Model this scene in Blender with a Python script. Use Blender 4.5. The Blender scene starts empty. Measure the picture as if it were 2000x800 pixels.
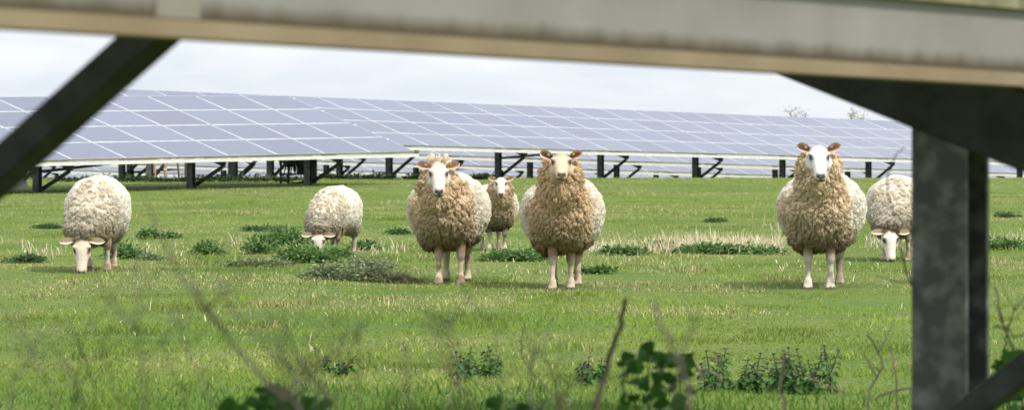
import bpy, bmesh, math, random
import numpy as np
from mathutils import Vector, Matrix, noise, Euler

random.seed(7)
rng = np.random.default_rng(7)
SC = bpy.context.scene
COL = SC.collection
R = math.radians
F, HOR, CAMZ = 7700.0, 272.0, 1.12          # camera focal length in photo pixels, horizon row, eye height


def at(px, py, Y):
    """point of the world seen at photo pixel (px, py) at distance Y"""
    return Vector(((px - 1000) / F * Y, Y, CAMZ - (py - HOR) / F * Y))


# ------------------------------------------------------------------ terrain
_TY = np.linspace(-60, 1500, 3121)
_TZ = np.interp(_TY, [-60, 74, 80, 85, 90, 106, 118, 131, 145, 170, 220, 400, 1500],
                [0, 0, .0, .03, .09, .09, -.17, -.54, -.98, -1.85, -3.4, -8, -20])
_k = np.ones(11) / 11
_TZ = np.convolve(np.pad(_TZ, 5, mode='edge'), _k, mode='valid')


def gz(x, y):
    return np.interp(y, _TY, _TZ) + .018 * np.sin(x * .9 + y * .31) * np.sin(y * .23 + 1.3) * np.clip((90 - np.asarray(y)) / 30, 0, 1)


# ------------------------------------------------------------------ helpers
def tag(o, label=None, cat=None, group=None, kind=None):
    if label: o['label'] = label
    if cat: o['category'] = cat
    if group: o['group'] = group
    if kind: o['kind'] = kind
    return o


def empty(name, loc, rotz=0.0):
    o = bpy.data.objects.new(name, None)
    COL.objects.link(o)
    o.location = loc
    o.rotation_euler = (0, 0, rotz)
    o.empty_display_size = .2
    return o


def np_mesh(name, V, faces, mats=(), fmat=None, col=None, smooth=False, uv=None):
    """faces: list of int arrays (n,k) of constant k each"""
    me = bpy.data.meshes.new(name)
    V = np.asarray(V, dtype=np.float32)
    me.vertices.add(len(V)); me.vertices.foreach_set('co', V.ravel())
    if isinstance(faces, np.ndarray): faces = [faces]
    loops = np.concatenate([f.ravel() for f in faces]).astype(np.int32)
    tot = np.concatenate([np.full(len(f), f.shape[1]) for f in faces]).astype(np.int32)
    start = np.concatenate([[0], np.cumsum(tot)[:-1]]).astype(np.int32)
    me.loops.add(len(loops)); me.loops.foreach_set('vertex_index', loops)
    me.polygons.add(len(tot)); me.polygons.foreach_set('loop_start', start); me.polygons.foreach_set('loop_total', tot)
    for m in mats: me.materials.append(m)
    if fmat is not None: me.polygons.foreach_set('material_index', np.asarray(fmat, dtype=np.int32))
    if smooth: me.polygons.foreach_set('use_smooth', np.ones(len(tot), dtype=bool))
    me.update(calc_edges=True)
    if col is not None:
        a = me.color_attributes.new('tint', 'FLOAT_COLOR', 'POINT')
        c = np.ones((len(V), 4), dtype=np.float32); c[:, :3] = col
        a.data.foreach_set('color', c.ravel())
    return me


def link(name, me, parent=None):
    o = bpy.data.objects.new(name, me)
    COL.objects.link(o)
    if parent: o.parent = parent
    return o


class MB:
    """collects boxes, bars and tubes into one mesh"""
    def __init__(s): s.bm = bmesh.new()

    def box(s, size, M, bevel=0.0):
        r = bmesh.ops.create_cube(s.bm, size=1.0)
        vs = r['verts']
        bmesh.ops.scale(s.bm, vec=size, verts=vs)
        if bevel:
            es = list({e for v in vs for e in v.link_edges})
            rb = bmesh.ops.bevel(s.bm, geom=es, offset=bevel, segments=1, affect='EDGES')
            vs = list({v for f in rb['faces'] for v in f.verts})
        bmesh.ops.transform(s.bm, matrix=M, verts=vs)
        return s

    def bar(s, a, b, w, h, up=(0, 0, 1), bevel=0.0):
        a, b = Vector(a), Vector(b)
        d = b - a; L = d.length; d.normalize()
        up = Vector(up)
        x = d.cross(up)
        if x.length < 1e-4: x = d.cross(Vector((1, 0, 0)))
        x.normalize(); z = x.cross(d)
        M = Matrix((x, d, z)).transposed().to_4x4(); M.translation = (a + b) / 2
        return s.box((w, L, h), M, bevel)

    def tube(s, pts, rad, seg=7):
        pts = [Vector(p) for p in pts]
        if not hasattr(rad, '__len__'): rad = [rad] * len(pts)
        rings = []
        for i, p in enumerate(pts):
            d = (pts[min(i + 1, len(pts) - 1)] - pts[max(i - 1, 0)]).normalized()
            x = d.cross(Vector((.3, .9, .2)))
            if x.length < .05: x = d.cross(Vector((1, 0, 0)))
            x.normalize(); y = d.cross(x)
            rings.append([s.bm.verts.new(p + (x * math.cos(t) + y * math.sin(t)) * rad[i])
                          for t in [2 * math.pi * k / seg for k in range(seg)]])
        for a, b in zip(rings, rings[1:]):
            for k in range(seg):
                s.bm.faces.new((a[k], a[(k + 1) % seg], b[(k + 1) % seg], b[k]))
        s.bm.faces.new(rings[0][::-1]); s.bm.faces.new(rings[-1])
        return s

    def prism(s, pts, M, depth):
        """closed outline pts (x,y), extruded along z by depth, placed by M"""
        a = [s.bm.verts.new(M @ Vector((x, y, 0))) for x, y in pts]
        b = [s.bm.verts.new(M @ Vector((x, y, depth))) for x, y in pts]
        n = len(pts)
        s.bm.faces.new(a[::-1]); s.bm.faces.new(b)
        for i in range(n): s.bm.faces.new((a[i], a[(i + 1) % n], b[(i + 1) % n], b[i]))
        return s

    def build(s, name, mat, parent=None, smooth=False):
        bmesh.ops.recalc_face_normals(s.bm, faces=s.bm.faces)
        me = bpy.data.meshes.new(name); s.bm.to_mesh(me); s.bm.free()
        for m in (mat if isinstance(mat, (list, tuple)) else [mat]): me.materials.append(m)
        if smooth: me.polygons.foreach_set('use_smooth', np.ones(len(me.polygons), dtype=bool))
        return link(name, me, parent)


# ------------------------------------------------------------------ materials
def mat(name):
    m = bpy.data.materials.new(name); m.use_nodes = True
    nt = m.node_tree
    return m, nt, nt.nodes, nt.links, nt.nodes['Principled BSDF']


def noise_mat(name, c1, c2, scale=20, rough=.7, metal=0.0, detail=4, lo=.35, hi=.65, bump=0.0, stretch=None, spec=None):
    m, nt, N, L, P = mat(name)
    tc = N.new('ShaderNodeTexCoord'); mp = N.new('ShaderNodeMapping'); nz = N.new('ShaderNodeTexNoise'); cr = N.new('ShaderNodeValToRGB')
    nz.inputs['Scale'].default_value = scale; nz.inputs['Detail'].default_value = detail
    if stretch: mp.inputs['Scale'].default_value = stretch
    cr.color_ramp.elements[0].position = lo; cr.color_ramp.elements[1].position = hi
    cr.color_ramp.elements[0].color = (*c1, 1); cr.color_ramp.elements[1].color = (*c2, 1)
    L.new(tc.outputs['Object'], mp.inputs[0]); L.new(mp.outputs[0], nz.inputs['Vector']); L.new(nz.outputs[0], cr.inputs[0]); L.new(cr.outputs[0], P.inputs['Base Color'])
    P.inputs['Roughness'].default_value = rough; P.inputs['Metallic'].default_value = metal
    if spec is not None: P.inputs['Specular IOR Level'].default_value = spec
    if bump:
        b = N.new('ShaderNodeBump'); b.inputs['Strength'].default_value = bump; b.inputs['Distance'].default_value = .01
        L.new(nz.outputs[0], b.inputs['Height']); L.new(b.outputs[0], P.inputs['Normal'])
    return m


def tint_mat(name, rough=.8, spec=.2, trans=0.0, sheen=0.0, nscale=0, namp=.25):
    """colour from the point attribute 'tint', broken up by noise"""
    m, nt, N, L, P = mat(name)
    a = N.new('ShaderNodeAttribute'); a.attribute_name = 'tint'
    src = a.outputs['Color']
    if nscale:
        tc = N.new('ShaderNodeTexCoord'); nz = N.new('ShaderNodeTexNoise'); nz.inputs['Scale'].default_value = nscale; nz.inputs['Detail'].default_value = 3
        mr = N.new('ShaderNodeMapRange'); mr.inputs[3].default_value = 1 - namp; mr.inputs[4].default_value = 1 + namp
        mx = N.new('ShaderNodeMix'); mx.data_type = 'RGBA'; mx.blend_type = 'MULTIPLY'; mx.inputs[0].default_value = 1
        L.new(tc.outputs['Object'], nz.inputs['Vector']); L.new(nz.outputs[0], mr.inputs[0]); L.new(src, mx.inputs[6]); L.new(mr.outputs[0], mx.inputs[7])
        src = mx.outputs[2]
    L.new(src, P.inputs['Base Color'])
    P.inputs['Roughness'].default_value = rough; P.inputs['Specular IOR Level'].default_value = spec
    if sheen: P.inputs['Sheen Weight'].default_value = sheen
    if trans:
        out = N['Material Output']
        t = N.new('ShaderNodeBsdfTranslucent'); ms = N.new('ShaderNodeMixShader'); ms.inputs[0].default_value = trans
        L.new(src, t.inputs['Color']); L.new(P.outputs[0], ms.inputs[1]); L.new(t.outputs[0], ms.inputs[2]); L.new(ms.outputs[0], out.inputs['Surface'])
    return m


M_GALV_DARK = noise_mat('galvanised_steel_dull', (.085, .088, .085), (.20, .20, .19), 9, .6, .35, 5, .38, .72)
M_GALV_BLACK = noise_mat('galvanised_steel_dark', (.028, .029, .027), (.06, .062, .058), 12, .65, .3)
M_POST = noise_mat('mottled_galvanised_steel', (.10, .103, .10), (.29, .29, .28), 17, .6, .3, 3, .46, .74)
M_PURLIN = noise_mat('weathered_pale_steel', (.50, .49, .42), (.66, .66, .61), 6, .55, .1, 4, .3, .7, stretch=(1, 1, 6))
M_FRAME = noise_mat('anodised_aluminium', (.47, .48, .51), (.55, .56, .59), 5, .5, .0)
M_MOSSY = noise_mat('mossy_aluminium', (.13, .12, .06), (.22, .20, .11), 18, .8)
M_CABLE = noise_mat('black_cable', (.012, .012, .012), (.03, .03, .03), 30, .5)
M_BOX = noise_mat('grey_cabinet_paint', (.07, .075, .075), (.12, .12, .12), 10, .5)
M_TANWOOD = noise_mat('tan_timber', (.26, .17, .08), (.42, .30, .16), 25, .85, stretch=(1, 1, .15))
M_GREYWOOD = noise_mat('grey_timber', (.20, .17, .14), (.34, .31, .27), 25, .85, stretch=(1, 1, .15))
M_BROWNWOOD = noise_mat('brown_timber', (.05, .035, .025), (.11, .08, .055), 25, .85, stretch=(1, 1, .15))
M_YELLOW = noise_mat('yellow_plastic', (.75, .50, .02), (.85, .62, .05), 40, .45)
M_PALETAG = noise_mat('pale_tag_plastic', (.62, .42, .22), (.74, .56, .34), 40, .5)


def cell_material():
    m, nt, N, L, P = mat('solar_cells')
    uv = N.new('ShaderNodeUVMap'); uv.uv_map = 'UVMap'
    sep = N.new('ShaderNodeSeparateXYZ'); L.new(uv.outputs[0], sep.inputs[0])

    def lines(sock, n, wid):
        mu = N.new('ShaderNodeMath'); mu.operation = 'MULTIPLY'; mu.inputs[1].default_value = n; L.new(sock, mu.inputs[0])
        fr = N.new('ShaderNodeMath'); fr.operation = 'FRACT'; L.new(mu.outputs[0], fr.inputs[0])
        pp = N.new('ShaderNodeMath'); pp.operation = 'PINGPONG'; pp.inputs[1].default_value = .5; L.new(fr.outputs[0], pp.inputs[0])
        ls = N.new('ShaderNodeMath'); ls.operation = 'LESS_THAN'; ls.inputs[1].default_value = wid; L.new(pp.outputs[0], ls.inputs[0])
        return ls.outputs[0]
    a = lines(sep.outputs[0], 10, .022); b = lines(sep.outputs[1], 6, .03); c = lines(sep.outputs[1], 18, .05)
    mx1 = N.new('ShaderNodeMath'); mx1.operation = 'MAXIMUM'; L.new(a, mx1.inputs[0]); L.new(b, mx1.inputs[1])
    cs = N.new('ShaderNodeMath'); cs.operation = 'MULTIPLY'; cs.inputs[1].default_value = .6; L.new(c, cs.inputs[0])
    mx2 = N.new('ShaderNodeMath'); mx2.operation = 'MAXIMUM'; L.new(mx1.outputs[0], mx2.inputs[0]); L.new(cs.outputs[0], mx2.inputs[1])
    oi = N.new('ShaderNodeObjectInfo'); wn = N.new('ShaderNodeAttribute'); wn.attribute_name = 'tint'
    tc = N.new('ShaderNodeTexCoord'); nz = N.new('ShaderNodeTexVoronoi'); nz.inputs['Scale'].default_value = 22
    L.new(tc.outputs['Object'], nz.inputs['Vector'])
    # base blue varies a little between modules and between crystals
    cr = N.new('ShaderNodeValToRGB'); cr.color_ramp.elements[0].color = (.050, .053, .095, 1); cr.color_ramp.elements[1].color = (.088, .102, .158, 1)
    ad = N.new('ShaderNodeMath'); ad.operation = 'MULTIPLY_ADD'; ad.inputs[1].default_value = .25; L.new(nz.outputs['Color'], ad.inputs[0])
    rs = N.new('ShaderNodeMath'); rs.operation = 'MULTIPLY'; rs.inputs[1].default_value = .75; L.new(oi.outputs['Random'], rs.inputs[0]); L.new(rs.outputs[0], ad.inputs[2])
    L.new(ad.outputs[0], cr.inputs[0])
    mc = N.new('ShaderNodeMix'); mc.data_type = 'RGBA'; L.new(mx2.outputs[0], mc.inputs[0]); L.new(cr.outputs[0], mc.inputs[6]); mc.inputs[7].default_value = (.22, .22, .25, 1)
    L.new(mc.outputs[2], P.inputs['Base Color'])
    P.inputs['Roughness'].default_value = .22
    P.inputs['IOR'].default_value = 1.40
    P.inputs['Coat Weight'].default_value = .0; P.inputs['Coat Roughness'].default_value = .12; P.inputs['Coat IOR'].default_value = 1.6
    return m


M_CELL = cell_material()


def purlin_near_material():
    """galvanised web with an algae stain that grew along its lower lip (local z = height above the lip)"""
    m, nt, N, L, P = mat('algae_stained_galvanised_steel')
    tc = N.new('ShaderNodeTexCoord'); sep = N.new('ShaderNodeSeparateXYZ'); L.new(tc.outputs['Object'], sep.inputs[0])
    mp = N.new('ShaderNodeMapping'); mp.inputs['Scale'].default_value = (9, 9, 1); L.new(tc.outputs['Object'], mp.inputs[0])
    nz = N.new('ShaderNodeTexNoise'); nz.inputs['Scale'].default_value = 1.6; nz.inputs['Detail'].default_value = 4; L.new(mp.outputs[0], nz.inputs['Vector'])
    g = N.new('ShaderNodeTexNoise'); g.inputs['Scale'].default_value = 5; g.inputs['Detail'].default_value = 5; L.new(tc.outputs['Object'], g.inputs['Vector'])
    gr = N.new('ShaderNodeValToRGB'); gr.color_ramp.elements[0].position = .3; gr.color_ramp.elements[1].position = .7
    gr.color_ramp.elements[0].color = (.20, .187, .158, 1); gr.color_ramp.elements[1].color = (.25, .238, .212, 1); L.new(g.outputs[0], gr.inputs[0])
    ad = N.new('ShaderNodeMath'); ad.operation = 'MULTIPLY_ADD'; ad.inputs[1].default_value = -.03; L.new(nz.outputs[0], ad.inputs[0]); L.new(sep.outputs[2], ad.inputs[2])
    mr = N.new('ShaderNodeMapRange'); mr.inputs[1].default_value = .016; mr.inputs[2].default_value = .042; mr.inputs[3].default_value = 1; mr.inputs[4].default_value = 0
    L.new(ad.outputs[0], mr.inputs[0])
    mx = N.new('ShaderNodeMix'); mx.data_type = 'RGBA'; L.new(mr.outputs[0], mx.inputs[0]); L.new(gr.outputs[0], mx.inputs[6]); mx.inputs[7].default_value = (.075, .058, .026, 1)
    L.new(mx.outputs[2], P.inputs['Base Color'])
    P.inputs['Roughness'].default_value = .6; P.inputs['Metallic'].default_value = .15
    return m


M_NEARPURLIN = purlin_near_material()
M_LIP = noise_mat('dirty_tan_steel', (.185, .135, .075), (.235, .18, .105), 4, .7)
M_SPLICE = noise_mat('stained_splice_steel', (.165, .145, .10), (.215, .195, .15), 9, .7)
M_WOOL = tint_mat('wool', .95, .05, .16, 0)
M_BODY = tint_mat('sheep_skin_and_underwool', .85, .15, 0, 0, 60, .14)
m_, _n, _N, _L, _P = mat('sheep_eye'); _P.inputs['Base Color'].default_value = (.012, .009, .006, 1); _P.inputs['Roughness'].default_value = .12
M_EYE = m_
M_GRASS = tint_mat('grass_blades', .6, .25, .35)
M_LEAF = tint_mat('weed_leaves', .55, .3, .3)
M_STRAW = tint_mat('dry_stalks', .8, .15, .15)
M_TWIG = noise_mat('dry_weed_bark', (.035, .030, .020), (.085, .070, .048), 40, .9)
M_FARTWIG = noise_mat('pale_far_bark', (.16, .16, .13), (.26, .26, .21), 4, .9)
M_TWIGPALE = noise_mat('pale_dry_stem', (.42, .33, .22), (.58, .48, .34), 40, .85)
M_TWIGPURPLE = noise_mat('purple_bramble_stem', (.10, .05, .07), (.17, .10, .11), 40, .7)


def ground_material():
    m, nt, N, L, P = mat('field_soil_and_turf')
    tc = N.new('ShaderNodeTexCoord')
    n1 = N.new('ShaderNodeTexNoise'); n1.inputs['Scale'].default_value = .35; n1.inputs['Detail'].default_value = 6
    n2 = N.new('ShaderNodeTexNoise'); n2.inputs['Scale'].default_value = 9; n2.inputs['Detail'].default_value = 5
    L.new(tc.outputs['Object'], n1.inputs['Vector']); L.new(tc.outputs['Object'], n2.inputs['Vector'])
    c1 = N.new('ShaderNodeValToRGB'); e = c1.color_ramp.elements
    e[0].position = .35; e[0].color = (.045, .10, .012, 1); e[1].position = .68; e[1].color = (.16, .17, .045, 1)
    c2 = N.new('ShaderNodeValToRGB'); e = c2.color_ramp.elements
    e[0].position = .3; e[0].color = (.05, .09, .015, 1); e[1].position = .75; e[1].color = (.14, .19, .04, 1)
    mx = N.new('ShaderNodeMix'); mx.data_type = 'RGBA'; mx.inputs[0].default_value = .5
    L.new(n1.outputs[0], c1.inputs[0]); L.new(n2.outputs[0], c2.inputs[0]); L.new(c1.outputs[0], mx.inputs[6]); L.new(c2.outputs[0], mx.inputs[7])
    L.new(mx.outputs[2], P.inputs['Base Color']); P.inputs['Roughness'].default_value = .95; P.inputs['Specular IOR Level'].default_value = .1
    return m


# ------------------------------------------------------------------ ground
def build_ground():
    ys = np.concatenate([np.arange(-40, 10, 5), np.arange(10, 150, 1.0), np.arange(150, 400, 10), np.arange(400, 1501, 100)])
    xs = np.concatenate([np.arange(-900, -60, 60), np.arange(-60, 60, 1.5), np.arange(60, 901, 60)])
    X, Y = np.meshgrid(xs, ys)
    V = np.stack([X, Y, gz(X, Y)], -1).reshape(-1, 3)
    nx = len(xs); i = np.arange(len(ys) - 1)[:, None] * nx + np.arange(nx - 1)[None]
    i = i.ravel()
    me = np_mesh('grass_field', V, np.stack([i, i + 1, i + nx + 1, i + nx], 1), [ground_material()], smooth=True)
    tag(link('grass_field', me), kind='structure')


build_ground()


def vnoise(x, y, s, seed=0):
    """smooth 2-d value noise, vectorised, 0..1"""
    x = np.asarray(x) * s + seed * 17.3; y = np.asarray(y) * s + seed * 9.1
    xi = np.floor(x).astype(np.int64); yi = np.floor(y).astype(np.int64)
    fx = x - xi; fy = y - yi
    fx = fx * fx * (3 - 2 * fx); fy = fy * fy * (3 - 2 * fy)

    def h(a, b):
        n = (a * 374761393 + b * 668265263 + seed * 974711) & 0x7fffffff
        n = ((n ^ (n >> 13)) * 1274126177) & 0x7fffffff
        return ((n ^ (n >> 16)) & 0xffff) / 65535.0
    return (h(xi, yi) * (1 - fx) + h(xi + 1, yi) * fx) * (1 - fy) + (h(xi, yi + 1) * (1 - fx) + h(xi + 1, yi + 1) * fx) * fy


def blades(name, x, y, z, length, width, lean, col_base, col_tip, material):
    """curved two-segment blades, one mesh"""
    n = len(x)
    th = rng.uniform(0, 2 * np.pi, n)
    lx = rng.normal(0, 1, n) * lean; ly = rng.normal(0, 1, n) * lean
    # blade width mostly across the line of sight but turned at random
    wx = np.cos(th); wy = np.sin(th) * .6
    base = np.stack([x, y, z - .01], -1)
    w = np.stack([wx, wy, np.zeros(n)], -1) * (width[:, None] * .5)
    d = np.stack([lx, ly, np.ones(n)], -1); d /= np.linalg.norm(d, axis=1, keepdims=True)
    mid = base + d * length[:, None] * .55
    tip = base + d * length[:, None] * .9 + np.stack([lx, ly, -np.hypot(lx, ly) * .3], -1) * length[:, None] * .4
    V = np.stack([base - w, base + w, mid - w * .75, mid + w * .75, tip], 1).reshape(-1, 3)
    C = np.stack([col_base, col_base, (col_base + col_tip) / 2, (col_base + col_tip) / 2, col_tip], 1).reshape(-1, 3)
    b = np.arange(n)[:, None] * 5
    q = b + np.array([[0, 1, 3, 2]]); t = b + np.array([[2, 3, 4]])
    return np_mesh(name, V, [q, t], [material], col=C)


def smooth_(v, a, b):
    q = np.clip((v - a) / (b - a), 0, 1)
    return q * q * (3 - 2 * q)


def build_grass():
    N = 800000
    lo, hi = 340.0, 840.0
    u = rng.uniform(0, 1, N)
    # more blades where they are small in the picture
    ysx = HOR + (lo - HOR) * ((hi - HOR) / (lo - HOR)) ** (u ** 1.0 * .55 + .45 * u * u)
    Y = 1.1 * F / (ysx - HOR)
    X = (rng.uniform(-720, 2720, N) - 1000) / F * Y
    patch = vnoise(X, Y, .55, 1) * .55 + vnoise(X, Y * .35, 1.7, 2) * .45        # straw streaks
    fine = vnoise(X, Y, 3.5, 3)
    far = np.clip((Y - 20) / 60, 0, 1)
    L = (.012 + .034 * fine ** 2 + .012 * rng.random(N)) * (1 + .7 * smooth_(vnoise(X, Y * .7, 1.6, 5), .55, .9))
    L *= np.where(Y < 26, 1.15, 1.0)
    W = (.0028 + .0020 * rng.random(N)) * (1 + Y / 40)
    straw = rng.random(N) < np.clip((patch - .44) * 2.9, .03, .62) * (.30 + .70 * np.clip((Y - 18) / 10, 0, 1))
    g1 = np.array([.095, .165, .018]); g2 = np.array([.225, .30, .050]); s1 = np.array([.30, .27, .11]); s2 = np.array([.44, .39, .20])
    t = (rng.random(N) * .35 + .3 * vnoise(X, Y, .25, 8) + .35 * vnoise(X, Y * .5, 1.1, 21))[:, None]
    cb = g1 * (1 - t) + g2 * t
    cb = cb * (1 + .35 * (far[:, None] * .5 + np.clip(patch - .4, 0, .5)[:, None]) * np.array([1.6, 1.0, 1.2]))
    cb = cb * (1 - .22 * smooth_(vnoise(X, Y * .7, 1.6, 5), .55, .9))[:, None]
    cb = cb * (.74 + .46 * fine)[:, None]  # tuft shadow painted into the blade colour, darker among the shorter blades
    ss = s1 * (1 - rng.random((N, 1))) + s2 * rng.random((N, 1))
    cb = np.where(straw[:, None], ss, cb)
    ct = cb * np.where(straw[:, None], 1.1, 1.25)
    L = np.where(straw, L * 1.15, L)
    me = blades('grass', X, Y, gz(X, Y), L, W, .45, cb, np.clip(ct, 0, .9), M_GRASS)
    tag(link('grass', me), 'short grazed green grass with straw coloured patches across the field', 'grass', kind='stuff')
    # taller rough grass close to the camera and along the panel feet
    n2 = 24000
    Y2 = rng.uniform(9.5, 17.5, n2); X2 = (rng.uniform(-900, 2900, n2) - 1000) / F * Y2
    Lr = .045 + .07 * rng.random(n2) * vnoise(X2, Y2, 2.2, 11)
    t = rng.random((n2, 1))
    cb = np.array([.06, .14, .02]) * (1 - t) + np.array([.13, .23, .04]) * t
    me = blades('tall_grass', X2, Y2, gz(X2, Y2), Lr, .006 + .003 * rng.random(n2), .35, cb, cb * 1.2, M_GRASS)
    tag(link('tall_grass', me), 'longer rough green grass nearest the camera', 'grass', kind='stuff')


build_grass()


def build_stalks():
    xs, ys, Ls = [], [], []
    def patch(px0, px1, py, n, hpx, dy=14):
        for _ in range(n):
            py_ = py + random.gauss(0, dy * .4)
            Y = 1.1 * F / (py_ - HOR)
            px = random.uniform(px0, px1)
            xs.append((px - 1000) / F * Y); ys.append(Y); Ls.append(hpx / F * Y * random.triangular(.25, 1.15, .5))
    patch(1150, 1300, 482, 380, 34); patch(1290, 1420, 476, 700, 40); patch(1410, 1530, 478, 760, 36); patch(1690, 1790, 474, 260, 24)
    patch(1935, 2080, 470, 130, 40); patch(690, 800, 487, 120, 28); patch(940, 1040, 485, 70, 22); patch(40, 130, 487, 60, 34, 20)
    patch(240, 420, 487, 120, 24, 24); patch(430, 640, 480, 60, 34, 30); patch(-60, 60, 480, 40, 26, 20)
    patch(0, 2000, 560, 60, 26, 110); patch(900, 1500, 505, 90, 16, 24); patch(1500, 1790, 520, 90, 16, 30)
    patch(1490, 1530, 440, 20, 40, 10); patch(200, 800, 640, 40, 34, 90)
    x = np.array(xs); y = np.array(ys); L = np.array(Ls); n = len(x)
    t = rng.random((n, 1))
    cb = np.array([.44, .36, .20]) * (1 - t) + np.array([.66, .59, .43]) * t
    me = blades('dry_stalks', x, y, gz(x, y), L, (.008 + .005 * rng.random(n)), .28, cb, cb * 1.08, M_STRAW)
    tag(link('dry_stalks', me), 'pale dead upright stalks standing in the grass', 'dry stalks', kind='stuff')


build_stalks()


# ------------------------------------------------------------------ leafy clumps
def leaf_arrays(P, D, U, L, W, fold=.25):
    """leaf meshes: P base points, D along, U face normal; six-vertex folded leaves"""
    S = np.cross(D, U); S /= np.linalg.norm(S, axis=1, keepdims=True) + 1e-9
    L = L[:, None]; W = W[:, None]
    a = P; m1 = P + D * L * .35; m2 = P + D * L * .7 - U * L * .06; tip = P + D * L - U * L * .16
    V = np.stack([a, m1 + S * W * .5 + U * W * fold, m1 - U * W * .02, m1 - S * W * .5 + U * W * fold,
                  m2 + S * W * .36 + U * W * fold * .6, m2, m2 - S * W * .36 + U * W * fold * .6, tip], 1).reshape(-1, 3)
    b = np.arange(len(P))[:, None] * 8
    t = np.concatenate([b + np.array([[0, 1, 2]]), b + np.array([[0, 2, 3]]), b + np.array([[4, 7, 5]]), b + np.array([[5, 7, 6]])])
    q = np.concatenate([b + np.array([[1, 4, 5, 2]]), b + np.array([[2, 5, 6, 3]])])
    return V, [t, q]


def clump_mesh(name, w, d, h, n, leaf, c1, c2, seed, pile=1.0):
    """low mound of leaves with an uneven top"""
    r = np.random.default_rng(seed)
    nm = max(3, int(w / .16))
    cx = (np.linspace(-1, 1, nm) * (w / 2 - min(.1, w * .2)) + r.normal(0, .03, nm)) * .95; cy = r.uniform(-d / 2, d / 2, nm) * .8; ch = h * r.uniform(.45, 1.0, nm) * (1 - .5 * (np.abs(cx) / (w / 2)) ** 2)
    k = r.integers(0, nm, n)
    rad = np.sqrt(r.random(n)) * np.where(r.random(n) < .15, 1.45, 1); th = r.uniform(0, 2 * np.pi, n)
    sx = min(.2, w / 2); px = cx[k] + np.cos(th) * rad * sx; py = cy[k] + np.sin(th) * rad * min(.16, d / 2)
    px = np.where(r.random(n) < .2, r.uniform(-w / 2, w / 2, n) * .95, px); pz = ch[k] * np.sqrt(np.clip(1 - .8 * rad ** 2, .04, 1)) * r.random(n) ** (.45 / pile)
    P = np.stack([px, py, pz], -1)
    spr = r.random(n) < .22
    P[:, 2] = np.where(spr, P[:, 2] + h * .38 * r.random(n) ** 1.5, P[:, 2])
    az = th + r.normal(0, .9, n); el = np.where(spr, r.uniform(.2, 1.3, n), r.uniform(-.35, .75, n))
    D = np.stack([np.cos(az) * np.cos(el), np.sin(az) * np.cos(el), np.sin(el)], -1)
    U = np.stack([-np.cos(az) * np.sin(el), -np.sin(az) * np.sin(el), np.cos(el)], -1) + r.normal(0, .25, (n, 3))
    U -= D * (U * D).sum(1, keepdims=True); U /= np.linalg.norm(U, axis=1, keepdims=True)
    L = leaf * r.uniform(.6, 1.25, n)
    V, fs = leaf_arrays(P, D, U, L, L * r.uniform(.45, .62, n))
    t = r.random((n, 1)); C = np.repeat(np.array(c1) * (1 - t) + np.array(c2) * t, 8, axis=0)
    return np_mesh(name, V, fs, [M_LEAF], col=C)


CLUMPS = [  # centre px, base py, width px, height px, tint, label
    (552, 484, 82, 38, 'g', 'tall bright nettle clump left of the small grazing sheep'),
    (612, 513, 112, 36, 'g', 'nettle clump hiding the nose of the small grazing sheep'),
    (500, 496, 44, 26, 'g', 'round nettle tuft at the left of the two nettle clumps by the small grazing sheep'),
    (668, 550, 160, 38, 'p', 'largest greyish weed mound, in front of the small grazing sheep'),
    (720, 528, 80, 28, 'p', 'grey green weed mound behind the right half of the largest mound'),
    (765, 553, 60, 22, 'b', 'brownish withered weed tuft at the right end of the largest mound'),
    (500, 521, 110, 18, 'p', 'long low strip of weeds left of the largest weed mound'),
    (243, 504, 60, 34, 'g', 'nettle clump beside the front leg of the leftmost grazing sheep'),
    (288, 507, 34, 16, 'p', 'small grey weed tuft right of the nettles by the leftmost sheep'),
    (286, 467, 32, 26, 'g', 'upright small nettle tuft behind the leftmost grazing sheep'),
    (328, 467, 26, 13, 'g', 'low nettle tuft right of the upright small tuft'),
    (408, 497, 44, 26, 'g', 'round nettle clump standing alone between the two grazing sheep at left'),
    (535, 452, 44, 13, 'd', 'right one of two dark low weed patches behind the nettles'),
    (497, 452, 44, 12, 'd', 'left one of two dark low weed patches behind the nettles'),
    (48, 513, 60, 16, 'd', 'flat dark weed patch at the left edge of the field'),
    (96, 446, 50, 10, 'd', 'thin dark weed patch behind the leftmost grazing sheep'),
    (712, 491, 40, 22, 'g', 'small nettle clump right of the small grazing sheep'),
    (778, 457, 38, 14, 'd', 'dark low weed patch left of the sheep with a wool tuft'),
    (1010, 510, 110, 22, 'g', 'spreading nettles in front of the far small sheep'),
    (1050, 505, 50, 24, 'g', 'nettle tuft beside the hind legs of the sheep walking forward'),
    (1163, 533, 56, 16, 'g', 'flat nettle patch right of the walking sheep'),
    (1220, 498, 62, 24, 'g', 'left nettle clump among the pale stalks'),
    (1420, 494, 170, 22, 'g', 'long nettle bank below the pale stalks'),
    (1398, 434, 26, 11, 'd', 'tiny dark tuft behind the pale stalks'),
    (1500, 492, 60, 14, 'p', 'thin weeds at the right end of the pale stalks by the white faced sheep'),
    (1975, 489, 90, 20, 'g', 'nettle bank below the stalks right of the steel post'),
    (1966, 423, 34, 12, 'd', 'small dark weed patch far right beyond the steel post'),
    (1300, 480, 50, 14, 'd', 'low dark weeds in the middle of the pale stalks'),
]
CT = {'g': ((.055, .13, .03), (.18, .29, .085)), 'p': ((.13, .17, .075), (.28, .33, .16)), 'd': ((.05, .105, .035), (.10, .17, .06)), 'b': ((.20, .20, .10), (.38, .38, .20))}
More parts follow.
